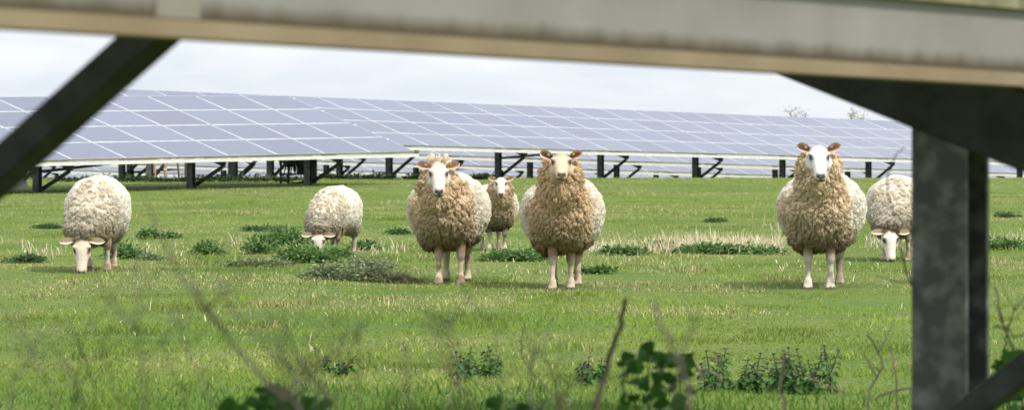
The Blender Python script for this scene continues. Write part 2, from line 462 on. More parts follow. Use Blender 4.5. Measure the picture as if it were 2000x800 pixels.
for i, (px, py, w, h, t, lab) in enumerate(CLUMPS):
    Y = 1.12 * F / (py - HOR)
    s = F / Y
    W, H = w / s, h / s
    lf = .052 if t == 'g' else .036
    n = int(np.clip(W * 2600 * (.05 / lf) ** 1.2 * (.6 + H * 2.2), 160, 2600))
    me = clump_mesh('nettle_clump', W * .92, min(.45, .25 + W * .3), H * .95, n, lf, *CT[t], 100 + i)
    X = (px - 1000) / F * Y
    o = link('nettle_clump' if t == 'g' else 'weed_clump', me); o.location = (X, Y + .1, float(gz(X, Y)))
    tag(o, lab, 'weeds', 'weed and nettle clumps in the field')

# dark scrub at the feet of the panels
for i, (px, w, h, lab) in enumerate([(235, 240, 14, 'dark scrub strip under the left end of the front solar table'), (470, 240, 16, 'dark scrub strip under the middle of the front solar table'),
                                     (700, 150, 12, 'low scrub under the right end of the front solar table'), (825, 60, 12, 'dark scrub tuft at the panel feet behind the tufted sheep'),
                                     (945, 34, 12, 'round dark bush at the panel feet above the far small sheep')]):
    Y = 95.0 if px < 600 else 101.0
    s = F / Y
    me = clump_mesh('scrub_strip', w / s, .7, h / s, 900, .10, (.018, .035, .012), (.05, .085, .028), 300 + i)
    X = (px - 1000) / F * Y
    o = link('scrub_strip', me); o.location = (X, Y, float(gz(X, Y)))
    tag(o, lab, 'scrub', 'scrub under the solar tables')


# ------------------------------------------------------------------ solar tables
W, HH = 1.67, 1.01
MODULE_ME = None


def module_arrays(off, u, v, w):
    """frame box plus glass sheet of one module centred at off"""
    a, b, t = 1.65 / 2, .99 / 2, .04
    fr = .036
    P = lambda x, y, z: off + u * x + v * y + w * z
    V = [P(sx * a, sy * b, z) for z in (-t, 0) for sx, sy in ((-1, -1), (1, -1), (1, 1), (-1, 1))]
    V += [P(sx * (a - .033), sy * (b - .023), .003) for sx, sy in ((-1, -1), (1, -1), (1, 1), (-1, 1))]
    fs = np.array([[3, 2, 1, 0], [4, 5, 6, 7], [0, 1, 5, 4], [1, 2, 6, 5], [2, 3, 7, 6], [3, 0, 4, 7], [8, 9, 10, 11]])
    return np.array(V), fs


def module_mesh(name, offs, u, v, w):
    VV, FF, FM, UV = [], [], [], []
    for k, o in enumerate(offs):
        V, fs = module_arrays(o, u, v, w)
        VV.append(V); FF.append(fs + 12 * k); FM += [0] * 6 + [1]
        UV += [0, 0] * 24 + [0, 0, 1, 0, 1, 1, 0, 1]
    me = np_mesh(name, np.concatenate(VV), np.concatenate(FF), [M_FRAME, M_CELL], FM)
    l = me.uv_layers.new(name='UVMap'); l.data.foreach_set('uv', np.array(UV, dtype=np.float32))
    return me


def row_axes(yaw, pitch, tilt):
    th, p, t = R(yaw), R(pitch), R(tilt)
    u = np.array([math.cos(th) * math.cos(p), math.sin(th) * math.cos(p), math.sin(p)])
    v0 = np.array([-math.sin(th), math.cos(th), 0.])
    w0 = np.cross(u, v0)
    v = v0 * math.cos(t) + w0 * math.sin(t)
    return u, v, np.cross(u, v)


def solar_table(pos, yaw, pitch, tilt, c0, c1, post_cols, label, bay_x=(), full=True, v_post=.98, name='solar_table', foot=None):
    """table whose column 0 / low edge corner is pos; modules fill columns c0..c1"""
    global MODULE_ME
    pos = np.array(pos)
    u, v, w = row_axes(yaw, pitch, tilt)
    base = pos + u * W * (c0 + c1) / 2
    root = empty(name, (base[0], base[1], float(gz(base[0], base[1]))), R(yaw))
    tag(root, label, 'solar table', 'rows of solar panels')
    inv = Matrix.Translation(root.location) @ Matrix.Rotation(R(yaw), 4, 'Z')
    inv.invert()

    def loc(p): return inv @ Vector(p)
    ul, vl, wl = [np.array(inv.to_3x3() @ Vector(a)) for a in (u, v, w)]
    pl = np.array(loc(pos))
    if full:
        if MODULE_ME is None:
            MODULE_ME = module_mesh('solar_module', [np.zeros(3)], np.array([1., 0, 0]), np.array([0, 1., 0]), np.array([0, 0, 1.]))
        for i in range(c0, c1):
            for j in range(4):
                o = link('solar_module', MODULE_ME, root)
                c = pl + ul * (i + .5) * W + vl * (j + .5) * HH
                M = Matrix((ul, vl, wl)).transposed().to_4x4(); M.translation = Vector(c)
                # each module sits a hair differently on its clamps
                o.matrix_local = M @ Euler((random.gauss(0, .0015), random.gauss(0, .0015), 0)).to_matrix().to_4x4()
    else:
        offs = [pl + ul * (i + .5) * W + vl * (j + .5) * HH for i in range(c0, c1) for j in range(4)]
        link('module_array', module_mesh('module_array', offs, ul, vl, wl), root)
    Pt = lambda a, b, c: Vector(pl + ul * a + vl * b + wl * c)
    e0, e1 = c0 * W, c1 * W
    # pale low-edge purlin: web, lip and small end overhang, hung below the module edge
    m = MB()
    dn = np.array([0, 0, -1.])
    A = Pt(e0 - .12, .02, -.045); B = Pt(e1 + .16, .02, -.045)
    m.bar(A + Vector(dn * .050), B + Vector(dn * .050), .012, .080)
    out = Vector(np.cross(ul, np.array([0, 0, 1.])))
    m.bar(A + Vector(dn * .086) + out * .022, B + Vector(dn * .086) + out * .022, .03, .010)
    m.build('edge_purlin', M_PURLIN, root)
    MB().bar(A + Vector(dn * -.030) + out * .026, B + Vector(dn * -.030) + out * .026, .012, .022).build('edge_seal', M_MOSSY, root)
    for j in (1, 2, 3, 3.93):
        MB().bar(Pt(e0 - .1, j * HH, -.09), Pt(e1 + .22, j * HH, -.09), .06, .09, up=wl).build('purlin', M_PURLIN, root)
    cols = list(post_cols)
    for k, c in enumerate(cols):
        a = c * W
        top = Pt(a, v_post, -.30)
        gw = np.array(root.matrix_world @ top) if False else np.array(Vector(root.location) + Matrix.Rotation(R(yaw), 3, 'Z') @ top)
        zg = float(gz(gw[0], gw[1])) - root.location.z - .4
        if foot is not None: zg = foot - root.location.z
        # C-section steel post, open side turned towards the low edge
        q = MB()
        pw, pd, tk = .17, .11, .008
        prof = [(0, 0), (tk, 0), (tk, pw - tk), (pd - tk, pw - tk), (pd - tk, pw - tk - .0), (pd - tk, 0), (pd, 0), (pd, pw), (0, pw)]
        Mx = Matrix.Translation((top.x - pd / 2, top.y - pw / 2, zg))
        q.prism(prof, Mx, top.z + .02 - zg)
        q.build('post', M_GALV_DARK, root)
        MB().bar(Pt(a + .09, .06, -.21), Pt(a + .09, 3.9, -.21), .06, .14, up=wl).build('rafter', M_GALV_BLACK, root)
        foot_z = top.z - (top.z - zg - .4) * .93
        b1 = Pt(a, .12, -.30)
        MB().bar((top.x + .10, top.y, foot_z), (b1.x + .10, b1.y, b1.z), .045, .075).build('brace', M_GALV_BLACK, root)
    for k in bay_x:
        if k + 1 < len(cols):
            p0 = Pt(cols[k] * W, v_post, -.32); p1 = Pt(cols[k + 1] * W, v_post, -.30)
            MB().bar((p0.x, p0.y + .1, p0.z - .30), (p1.x, p1.y + .1, p1.z), .04, .06).build('wind_brace', M_GALV_BLACK, root)
    return root


def cols_for(pos, yaw, pitch, tilt, xs, v_post=.98):
    """columns whose post foot stands at photo x = xs"""
    u, v, w = row_axes(yaw, pitch, tilt)
    out = []
    for x in xs:
        k = (x - 1000) / F
        q = np.array(pos) + v * v_post - w * .2
        m = (k * q[1] - q[0]) / (u[0] - k * u[1])
        out.append(m / W)
    return out


A_POS = (-2.22, 90.98, CAMZ - .28); A_ANG = (54.0, .65, 19.0)
B_POS = (-2.19, 104.41, CAMZ - .17); B_ANG = (53.8, -1.0, 19.0)
solar_table(A_POS, *A_ANG, -15, 0, cols_for(A_POS, *A_ANG, (-590, -225, 75, 375, 604)), 'nearest solar panel table, across the left of the field behind the two grazing sheep', bay_x=(2,), v_post=.98)
solar_table(B_POS, *B_ANG, -6, 19, cols_for(B_POS, *B_ANG, (45, 295, 530, 762, 975, 1175, 1360, 1530, 1698, 1850)), 'long solar panel table crossing the middle of the view right behind the standing sheep', bay_x=(1, 4))
_u, _v, _w = row_axes(*B_ANG)
B2 = tuple(np.array(B_POS) + _u * W * 19.15)
solar_table(B2, *B_ANG, 0, 10, [1.2, 4.05, 6.9, 9.4], 'short piece of solar table seen only right of the steel post', full=False)
NAMES = ['second', 'third', 'fourth', 'fifth', 'sixth']
for k in range(1, 6):
    sh = np.array([-.807, .59]) * 7.9 * k
    p = np.array([B_POS[0] + sh[0], B_POS[1] + sh[1]])
    # shift along the row so every row starts near the same field edge
    a0 = 7.9 * k * .75
    e = np.array([p[0] + .59 * a0, p[1] + .807 * a0]); f = e + np.array([.59, .807]) * 25
    z0, z1 = float(gz(*e)) + .84, float(gz(*f)) + .84
    pit = math.degrees(math.atan2(z1 - z0, 25))
    n0, n1 = -9, 33
    off = [1.3, .4, 2.2, 1.0, .2][k - 1]
    solar_table((e[0], e[1], z0), 53.8, pit, 19.0, n0, n1, [n0 + off + 2.85 * q for q in range(int((n1 - n0 - off) / 2.85) + 1)],
                f'far solar panel table, the {NAMES[k-1]} one seen through the gap below the long table', bay_x=(2,) if k % 2 else (5,), full=False)


# inverter rack under the near table
def inverter_rack():
    Y = 92.0; s = F / Y
    c = at(582, 362, Y); c.z = float(gz(c.x, c.y))
    root = empty('inverter_rack', c, 0)
    tag(root, 'dark rack of inverter boxes with hanging cables under the front solar table', 'inverter rack')
    f = MB()
    for x in (-.40, -.22, .16, .36): f.bar((x, 0, -.2), (x, 0, .62), .05, .05)
    f.bar((-.44, 0, .52), (.44, 0, .52), .05, .06); f.bar((-.44, 0, .22), (.44, 0, .22), .04, .04); f.bar((-.3, .1, -.05), (.42, .1, .05), .05, .1)
    f.build('rack_frame', M_GALV_BLACK, root)
    for x, z, w, h in ((-.20, .48, .26, .20), (.08, .40, .22, .34), (.32, .34, .24, .48)):
        b = MB().box((w, .22, h), Matrix.Translation((x, .12, z)), .012).build('inverter_box', M_BOX, root)
        MB().box((w * .7, .012, h * .25), Matrix.Translation((x, .002, z - h * .2)), .003).build('cover', M_GALV_BLACK, b)
    cb = MB()
    for k in range(14):
        x0 = random.uniform(-.42, .38); x1 = x0 + random.uniform(-.25, .25)
        sag = random.uniform(.1, .38)
        cb.tube([(x0 + (x1 - x0) * t, -.05 - .05 * math.sin(math.pi * t), .55 - sag * math.sin(math.pi * t)) for t in (0, .15, .3, .5, .7, .85, 1)], .014, 5)
    cb.build('cables', M_CABLE, root)


inverter_rack()
# timber posts standing between the tables
for px, pyb, h, wd, lean, mt, lab in ((302, 357, .62, .07, .0, M_TANWOOD, 'tan round timber post under the front solar table'),
                                      (323, 358, .60, .075, .0, M_GREYWOOD, 'grey timber post with a small yellow marker under the front solar table'),
                                      (352, 355, .60, .05, -.10, M_BROWNWOOD, 'dark leaning timber post under the front solar table'),
                                      (362, 355, .60, .05, .0, M_BROWNWOOD, 'thin upright brown timber post right of the leaning one')):
    Y = 95.5
    c = at(px, pyb, Y); c.z = float(gz(c.x, c.y))
    root = MB().tube([(0, 0, -.3), (lean * .3, 0, .1), (lean, 0, h + .25)], [wd * .52, wd * .5, wd * .46], 9).build('timber_post', mt, None, True)
    root.location = c
    tag(root, lab, 'post', 'timber posts under the front solar table')
    if mt is M_GREYWOOD:
        y = MB().box((.06, .008, .06), Matrix.Translation((0, -wd * .55, .30)), .004).build('yellow_marker', M_YELLOW, root)
# pale steel length lying by the left posts
c = at(-20, 370, 82.0)
o = MB().box((1.65, .05, .17), Matrix.Translation((0, 0, .085)), .01).box((1.65, .03, .02), Matrix.Translation((0, -.04, .02))).build('steel_beam', M_PURLIN)
o.location = (at(-24, 370, 82).x, 82, at(0, 371, 82).z)
tag(o, 'pale steel beam lying low by the leftmost post of the front solar table', 'beam')


# ------------------------------------------------------------------ foreground table
def near_table():
    yaw, tilt = 53.8, 19.0
    k = (1955 - 1000) / F
    g1 = at(1955, 163, 7.9)
    # far-left point of the purlin's lower edge, on the photo's left border
    uh = Vector((math.cos(R(yaw)), math.sin(R(yaw)), 0))
    m = (g1.x + 1000 / F * g1.y) / (uh.x + 1000 / F * uh.y)
    pl_ = g1 - uh * m; zl = CAMZ - (49 - HOR) / F * pl_.y
    pitch = math.degrees(math.atan2(g1.z - zl, m))
    u, v, w = [Vector(a) for a in row_axes(yaw, pitch, tilt)]
    root = empty('solar_table', (g1.x, g1.y, 0.0), 0)
    tag(root, 'solar table close overhead, its blurred purlin, post and braces framing the view', 'solar table', 'rows of solar panels')
    o0 = Vector((0, 0, g1.z))                       # purlin lower edge at the right, local
    n_out = Vector((v.x, v.y, 0)).normalized() * -1  # towards the camera side
    Lm, Lp = -6.0, 7.0
    # edge purlin: local frame x along row, z up from the lip
    pur = MB()
    Mx = Matrix((u, -n_out, u.cross(-n_out))).transposed().to_4x4()
    pur.box((Lp - Lm, .006, .148), Matrix.Translation(((Lp + Lm) / 2, .0, .078)))
    p = pur.build('edge_purlin', M_NEARPURLIN, root)
    p.matrix_local = Matrix.Translation(o0) @ Mx
    lip = MB().box((Lp - Lm, .05, .010), Matrix.Translation(((Lp + Lm) / 2, -.005, -.001)), .002).box((Lp - Lm, .006, .020), Matrix.Translation(((Lp + Lm) / 2, -.027, .012))).build('lip', M_LIP, p)
    sp = MB().box((.10, .002, .12), Matrix.Translation((-2.50, -.0045, .085)), .0005).build('splice_plate', M_SPLICE, p)
    # modules lying on the purlin
    for i in range(-4, 4):
        for j in range(4):
            o = link('solar_module', MODULE_ME, root)
            c = o0 + Vector((0, 0, .225)) - n_out * .03 + u * (i + .35) * W + v * (j + .5) * HH
            M = Matrix((u, v, w)).transposed().to_4x4(); M.translation = c
            o.matrix_local = M
    ed = MB().bar(o0 + Vector((0, 0, .187)) + n_out * .010 + u * Lm, o0 + Vector((0, 0, .187)) + n_out * .010 + u * Lp, .02, .074).build('module_edge_trim', M_MOSSY, root)
    for j in (1, 2, 3):
        MB().bar(o0 + u * Lm + v * (j * HH) + w * .12, o0 + u * Lp + v * (j * HH) + w * .12, .06, .09, up=w).build('purlin', M_NEARPURLIN, root)
    # post
    ul = Vector((u.x, u.y, 0)).normalized(); vl = Vector((v.x, v.y, 0)).normalized()
    cor = at(1886, 400, 8.97) - Vector((g1.x, g1.y, 0)); cor.z = 0
    s = F / 8.97
    wn = 98 / (abs(vl.x) * s); wu = 55 / (ul.x * s)
    tk = .006
    P = lambda a, b: (cor + ul * a + vl * b)
    top = CAMZ + .02
    prof = [(0, 0), (.012, 0), (.012, .003), (tk, .003), (tk, wn - tk), (wu - tk, wn - tk), (wu - tk, .003), (wu - .012, .003), (wu - .012, 0), (wu, 0), (wu, wn), (0, wn)]
    q = MB()
    Mp = Matrix((ul, vl, Vector((0, 0, 1)))).transposed().to_4x4(); Mp.translation = cor + Vector((0, 0, -.5))
    q.prism(prof, Mp, top + .55)
    q.build('post', M_POST, root)
    # rafter: lower edge passes (1790,245) at the post and falls towards the camera side
    rb = at(1788, 243, 9.02) - Vector((g1.x, g1.y, 0))
    dv = Vector((v.x, v.y, math.tan(R(19.0)) * math.hypot(v.x, v.y))).normalized()
    upn = dv.cross(ul).normalized() * 1.0
    if upn.z < 0: upn = -upn
    a = rb - dv * 1.05 + upn * .085 - ul * .035; b = rb + dv * 3.2 + upn * .085 - ul * .035
    MB().bar(a, b, .05, .17, up=upn, bevel=.004).build('rafter', M_GALV_BLACK, root)
    # brace of this post, rising towards the low edge
    b0 = at(1880, 812, 8.9); b1 = at(2040, 690, 8.72)
    d = (b1 - b0); b1 = b0 + d * 2.0; b0 = b0 - d * .25
    off = Vector((g1.x, g1.y, 0))
    MB().bar(b0 - off, b1 - off, .035, .062, bevel=.004).build('brace', M_GALV_BLACK, root)
    # left frame: brace rising across the upper left
    p0 = at(0, 334, 6.36); p1 = at(290, 76, 6.17)
    d = p1 - p0
    ba = p0 - d * 1.25; bb = p1 + d * .25
    MB().bar(ba - off, bb - off, .060, .054, bevel=.004).build('brace', M_GALV_BLACK, root)
    pc = Vector((-1.02, 6.52, 0)) - off
    q = MB(); Mp = Matrix((ul, vl, Vector((0, 0, 1)))).transposed().to_4x4(); Mp.translation = pc + Vector((-.12, .1, -.5))
    q.prism(prof, Mp, CAMZ + .76); q.build('post', M_POST, root)
    lr = Vector((-.95, 6.45, CAMZ + .16)) - off
    MB().bar(lr + dv * .12 + upn * .1, lr + dv * 3.4 + upn * .1, .05, .17, up=upn, bevel=.004).build('rafter', M_GALV_BLACK, root)


near_table()


# ------------------------------------------------------------------ sheep
def sd_caps(P, a, b, ra, rb):
    a, b = np.array(a), np.array(b); d = b - a
    t = np.clip(((P - a) @ d) / (d @ d), 0, 1)
    return np.linalg.norm(P - a - t[:, None] * d, axis=1) - (ra + (rb - ra) * t)


def sd_ell(P, c, r):
    q = (P - np.array(c)) / np.array(r)
    return (np.linalg.norm(q, axis=1) - 1) * min(r)


def bm_caps(bm, a, b, ra, rb):
    a, b = Vector(a), Vector(b); d = b - a; L = d.length; d.normalize()
    q = d.to_track_quat('Z', 'Y').to_matrix().to_4x4()
    for p, r in ((a, ra), (b, rb)):
        bmesh.ops.create_icosphere(bm, subdivisions=2, radius=r, matrix=Matrix.Translation(p))
    bmesh.ops.create_cone(bm, cap_ends=True, segments=16, radius1=ra, radius2=rb, depth=L, matrix=Matrix.Translation((a + b) / 2) @ q)


def bm_ell(bm, c, r):
    bmesh.ops.create_icosphere(bm, subdivisions=3, radius=1.0, matrix=Matrix.Translation(c) @ Matrix.Diagonal((*r, 1)))


HEAD_ST = [(-.065, .030, .035, -.02), (-.05, .055, .055, -.016), (-.02, .074, .073, -.008), (.03, .081, .080, -.004), (.075, .083, .079, -.006), (.10, .076, .074, -.008),
           (.14, .062, .064, -.016), (.18, .052, .054, -.022), (.215, .050, .049, -.026), (.245, .048, .047, -.028), (.266, .043, .042, -.03), (.277, .031, .030, -.031)]


def bm_head(bm, O, Lx, U, Fv):
    rings = []
    for t, hw, hh, drop in HEAD_ST:
        hw *= .92; hh *= .94
        ring = []
        for k in range(16):
            an = 2 * math.pi * k / 16
            cx, cy = math.cos(an), math.sin(an)
            x = math.copysign(abs(cx) ** .85, cx) * hw * (1 - .18 * max(0, -cy) - .10 * max(0, cy))
            y = math.copysign(abs(cy) ** .85, cy) * hh + drop
            ring.append(bm.verts.new(O + Lx * x + U * y + Fv * t))
        rings.append(ring)
    for a, b in zip(rings, rings[1:]):
        for k in range(16): bm.faces.new((a[k], a[(k + 1) % 16], b[(k + 1) % 16], b[k]))
    bm.faces.new(rings[0][::-1]); bm.faces.new(rings[-1])


def ear_mesh(pw, side, L, Wd, O, Lx, U, Fv, spread, lift, fwd):
    """cupped leaf-shaped ear: outer shell with thickness, rim and pink hollow"""
    base = O + Lx * side * .066 + U * .034 + Fv * .0
    ax = (Lx * side * spread + U * lift + Fv * fwd).normalized()
    face = (Vector((0, -1, .12)) - ax * Vector((0, -1, .12)).dot(ax)).normalized()      # hollow faces the front of the sheep
    acr = ax.cross(face).normalized()
    V, C, Fc = [], [], []
    nl, nw = 9, 7
    for layer in (0, 1):
        for i in range(nl):
            t = i / (nl - 1)
            wd = Wd * (.52 + .52 * math.sin(math.pi * t * .62)) * math.sqrt(max(0, 1 - t ** pw))
            wd = max(wd, .004)
            for j in range(nw):
                s = j / (nw - 1) * 2 - 1
                cup = (s * s) * wd * .55 - .012 * math.sin(math.pi * t) * (1 - abs(s))
                p = base + ax * L * t + acr * wd * .5 * s + face * (cup - (.010 if layer else 0))
                V.append(p)
                rim = max(abs(s) ** 3, max(0, t - .78) * 3.5)
                inner = np.array([.60, .36, .28]) * (.50 + .50 * t); outer = np.array([.70, .56, .42])
                C.append(outer if layer else inner * (1 - min(1, rim)) + outer * min(1, rim))
    n = nl * nw
    for i in range(nl - 1):
        for j in range(nw - 1):
            a = i * nw + j
            Fc.append((a, a + 1, a + nw + 1, a + nw)); Fc.append((n + a, n + a + nw, n + a + nw + 1, n + a + 1))
        for j in (0, nw - 1):
            a = i * nw + j; Fc.append((a, a + nw, n + a + nw, n + a))
    for j in range(nw - 1):
        a = (nl - 1) * nw + j; Fc.append((a, a + 1, n + a + 1, n + a))
    return V, Fc, C, base, ax, face, acr


def smooth01(x): x = np.clip(x, 0, 1); return x * x * (3 - 2 * x)


def make_sheep(name, label, px, foot_py, yaw, scale=1.0, pose='alert', head=dict(), legs=None, look=dict(), seed=1, width=1.0):
    r = np.random.default_rng(seed)
    Y = 1.12 * F / (foot_py - HOR)
    X = (px - 1000) / F * Y
    hd = dict(x=0, y=-.56, z=.93, pitch=52, yaw=0, roll=0, ear_lift=.22, ear_spread=1.0, ear_fwd=-.1)
    hd.update(head)
    lk = dict(face=(.62, .54, .45), cream=(.96, .89, .75), brown=(.93, .72, .475), dark=(.20, .13, .08), leg=(.47, .385, .28), brownness=1.0, tuft=False, ear_in=1.0, side=.0, curl=.5)
    lk.update(look)
    prim = []   # (kind, args, is_wool)
    wx = width
    E = lambda c, rr: prim.append(('e', (c, rr), True))
    Cp = lambda a, b, ra, rb, wool=False: prim.append(('c', (a, b, ra, rb), wool))
    E((0, -.27, .580), (.200 * wx, .27, .265)); E((0, .08, .580), (.318 * wx, .40, .278)); E((0, .42, .59), (.298 * wx, .30, .270))
    E((.07 * wx, -.20, .485), (.15 * wx, .26, .19)); E((-.08 * wx, -.20, .48), (.15 * wx, .26, .20))
    E((.11 * wx, .50, .47), (.15 * wx, .22, .17)); E((-.11 * wx, .50, .47), (.15 * wx, .22, .17))
    hO = Vector((hd['x'], hd['y'], hd['z']))
    if pose == 'graze': prim = [(k, ((a[0][0], a[0][1], a[0][2] - .05), a[1]), wl) for k, a, wl in prim]
    if pose == 'alert':
        Cp((0, -.34, .66), tuple(hO + Vector((0, .10, -.10))), .190 * wx, .135, True)
        Cp((0, -.30, .60), tuple(hO + Vector((0, .04, -.19))), .195 * wx, .135, True)
        E(tuple(hO + Vector((0, .05, -.10))), (.155, .12, .13))
        E((0, -.42, .58), (.18 * wx, .15, .20))
    else:
        Cp((0, -.30, .55), (hd['x'] * .6, -.52, .43), .235 * wx, .185, True)
        Cp((hd['x'] * .6, -.52, .43), tuple(hO + Vector((0, .09, .10))), .190, .125, True)
        E((hd['x'], hd['y'] + .05, hd['z'] + .10), (.135, .12, .085))
    if lk['tuft']:
        E(tuple(hO + Vector((0, .035, .050))), (.080, .075, .050))
    lg = legs or [(-.105, -.33, 0), (.105, -.33, 0), (-.11, .50, 0), (.11, .50, 0)]
    hooves = []
    for k, (lx, ly, fy) in enumerate(lg):
        if k < 2:
            Cp((lx * 1.02, ly, .42), (lx, ly + fy * .45 - .01, .245), .050, .034); Cp((lx, ly + fy * .45 - .01, .245), (lx, ly + fy * .45 - .008, .225), .036, .034)
            Cp((lx, ly + fy * .45, .225), (lx, ly + fy, .07), .024, .0165); Cp((lx, ly + fy, .075), (lx, ly + fy - .012, .05), .031, .030)
            hooves.append((lx, ly + fy - .022))
        else:
            Cp((lx * 1.05, ly - .02, .42), (lx, ly + .075 + fy * .5, .25), .075, .040); Cp((lx, ly + .075 + fy * .5, .25), (lx, ly + .05 + fy, .075), .033, .021)
            Cp((lx, ly + .05 + fy, .075), (lx, ly + .035 + fy, .05), .031, .030)
            hooves.append((lx, ly + .025 + fy))
    # head frame
    Rm = Matrix.Rotation(R(hd['yaw']), 3, 'Z') @ Matrix.Rotation(R(hd['roll']), 3, 'Y') @ Matrix.Rotation(R(hd['pitch']), 3, 'X')
    Lx = Rm @ Vector((1, 0, 0)); Fv = Rm @ Vector((0, -1, 0)); U = Rm @ Vector((0, 0, 1))
    bm = bmesh.new()
    for k, a, wool in prim:
        (bm_ell if k == 'e' else bm_caps)(bm, *a)
    bm_head(bm, hO, Lx, U, Fv)
    for sd in (-1, 1):   # brow and cheek
        bm_ell(bm, hO + Lx * sd * .060 + U * .042 + Fv * .060, (.022, .030, .016))
        bm_ell(bm, hO + Lx * sd * .045 - U * .035 + Fv * .10, (.032, .036, .036))
    for x, y in hooves:
        bm_caps(bm, (x - .012, y + .01, .045), (x - .016, y - .022, .017), .022, .020); bm_caps(bm, (x + .012, y + .01, .045), (x + .016, y - .022, .017), .022, .020)
    bmesh.ops.recalc_face_normals(bm, faces=bm.faces)
    tmp = bpy.data.meshes.new('tmp'); bm.to_mesh(tmp); bm.free()
    ob = bpy.data.objects.new('tmp', tmp); COL.objects.link(ob)
    md = ob.modifiers.new('r', 'REMESH'); md.mode = 'VOXEL'; md.voxel_size = .0095
    sm = ob.modifiers.new('s', 'SMOOTH'); sm.factor = .5; sm.iterations = 4
    dg = bpy.context.evaluated_depsgraph_get(); dg.update()
    me0 = bpy.data.meshes.new_from_object(ob.evaluated_get(dg))
    bpy.data.objects.remove(ob); bpy.data.meshes.remove(tmp)
    n = len(me0.vertices)
    V = np.empty(n * 3, np.float32); me0.vertices.foreach_get('co', V); V = V.reshape(-1, 3).astype(np.float64)
    Nn = np.empty(n * 3, np.float32); me0.vertices.foreach_get('normal', Nn); Nn = Nn.reshape(-1, 3).astype(np.float64)
    nl = len(me0.loops); LI = np.empty(nl, np.int32); me0.loops.foreach_get('vertex_index', LI)
    LT = np.empty(len(me0.polygons), np.int32); me0.polygons.foreach_get('loop_total', LT)
    Q = LI.reshape(-1, 4) if (LT == 4).all() else None
    assert Q is not None
    bpy.data.meshes.remove(me0)
    sdw = np.full(n, 9.); sds = np.full(n, 9.)
    for k, a, wool in prim:
        d = (sd_ell if k == 'e' else sd_caps)(V, *a)
        if wool: sdw = np.minimum(sdw, d)
        else: sds = np.minimum(sds, d)
    hl = (V - np.array(hO)) @ np.array([Lx, U, Fv]).T        # head coordinates: across, up, along
    sdh = np.minimum(sd_caps(V, hO + Fv * .01, hO + Fv * .09, .078, .076), sd_caps(V, hO + Fv * .09 - U * .01, hO + Fv * .245 - U * .027, .072, .044))
    wool = np.clip((np.minimum(sds, sdh) - sdw) / .014 + .5, 0, 1)
    wool = np.where((hl[:, 2] > .02) & (sdh < .02), 0, wool)
    wool = np.where(V[:, 2] < .225, 0, wool)
    if pose == 'graze': wool = np.where((hl[:, 2] < .0) & (sdw < .02) & (V[:, 2] > .15), 1, wool)
    # lumps and folds of the fleece
    lump = np.empty(n)
    o3 = Vector((seed * 3.1, seed * 1.7, 0))
    for i in range(n):
        p = V[i]
        lump[i] = noise.noise(Vector((p[0] * 11, p[1] * 9, p[2] * 10)) + o3) * .7 + noise.noise(Vector((p[0] * 24, p[1] * 20, p[2] * 30)) + o3) * .45
    V = V + Nn * (lump * (.018 if pose == 'alert' else .014) * wool)[:, None]

    # ---- colours of the animal: white face, weathered brown front wool, pale back
    def wool_colour(P, Nv, lum, rr):
        edge = -.06 - P[:, 1] - lk['side'] * P[:, 0] + .05 * np.sin(P[:, 2] * 17 + P[:, 0] * 9)
        front = smooth01(edge / .24)
        top = smooth01((P[:, 2] - .76) / .16) * (P[:, 1] > -.42)
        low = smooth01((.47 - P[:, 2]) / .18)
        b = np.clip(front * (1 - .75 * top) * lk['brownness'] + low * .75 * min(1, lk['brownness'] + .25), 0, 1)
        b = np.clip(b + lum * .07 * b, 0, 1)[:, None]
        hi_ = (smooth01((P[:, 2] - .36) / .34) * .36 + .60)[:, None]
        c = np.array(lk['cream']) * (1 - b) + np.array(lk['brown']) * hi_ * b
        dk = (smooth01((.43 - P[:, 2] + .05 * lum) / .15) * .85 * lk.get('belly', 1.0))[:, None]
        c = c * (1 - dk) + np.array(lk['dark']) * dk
        return c * (1 + rr[:, None] * .08)
    Cw = wool_colour(V, Nn, lump, np.zeros(n)); Cw = Cw * ((.54 if pose == 'alert' else .64) + .08 * smooth01((Cw[:, 2:3] - .45) / .3))  # underwool darkened: shade in the partings between locks is put into its colour
    Cs = np.tile(np.array(lk['face']), (n, 1))
    isleg = (sds < sdh)
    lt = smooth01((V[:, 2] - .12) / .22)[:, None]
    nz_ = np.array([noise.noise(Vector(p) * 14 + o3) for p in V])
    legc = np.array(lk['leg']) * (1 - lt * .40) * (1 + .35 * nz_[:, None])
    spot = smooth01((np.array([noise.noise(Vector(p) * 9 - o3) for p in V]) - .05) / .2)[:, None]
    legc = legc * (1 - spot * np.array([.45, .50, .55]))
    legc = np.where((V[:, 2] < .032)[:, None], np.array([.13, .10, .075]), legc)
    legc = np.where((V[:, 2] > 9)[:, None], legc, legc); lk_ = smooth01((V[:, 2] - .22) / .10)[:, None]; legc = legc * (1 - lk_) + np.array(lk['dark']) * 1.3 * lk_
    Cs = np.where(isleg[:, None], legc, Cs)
    # face marks: pink muzzle, dark nostrils and mouth, dark lids
    hx, hu, hf = hl.T
    infc = ~isleg & (sdh < .05)
    pink = smooth01((hf - .14) / .10) * infc
    Cs = Cs * (1 - .15 * pink[:, None] * np.array([.2, .7, .8]))
    tan_ = smooth01((.10 - np.abs(hf - .02)) / .10) * smooth01((hu - .0) / .05) * infc * lk.get('tan', .25)
    Cs = Cs * (1 - tan_[:, None] * np.array([.2, .4, .6]))
    nose = smooth01((hf - .240) / .010) * smooth01((.034 - np.abs(hx) + .55 * np.minimum(hu + .002, 0)) / .006) * smooth01((.010 - hu) / .008) * infc
    nost = np.clip(1.4 - np.hypot((np.abs(hx) - .020) / .013, (hu + .008 + .5 * (np.abs(hx) - .02)) / .010), 0, 1) * (hf > .235) * 1.5
    sep = np.clip(1.3 - np.abs(hx) / .006, 0, 1) * (hf > .24) * (hu < -.01) * (hu > -.05)
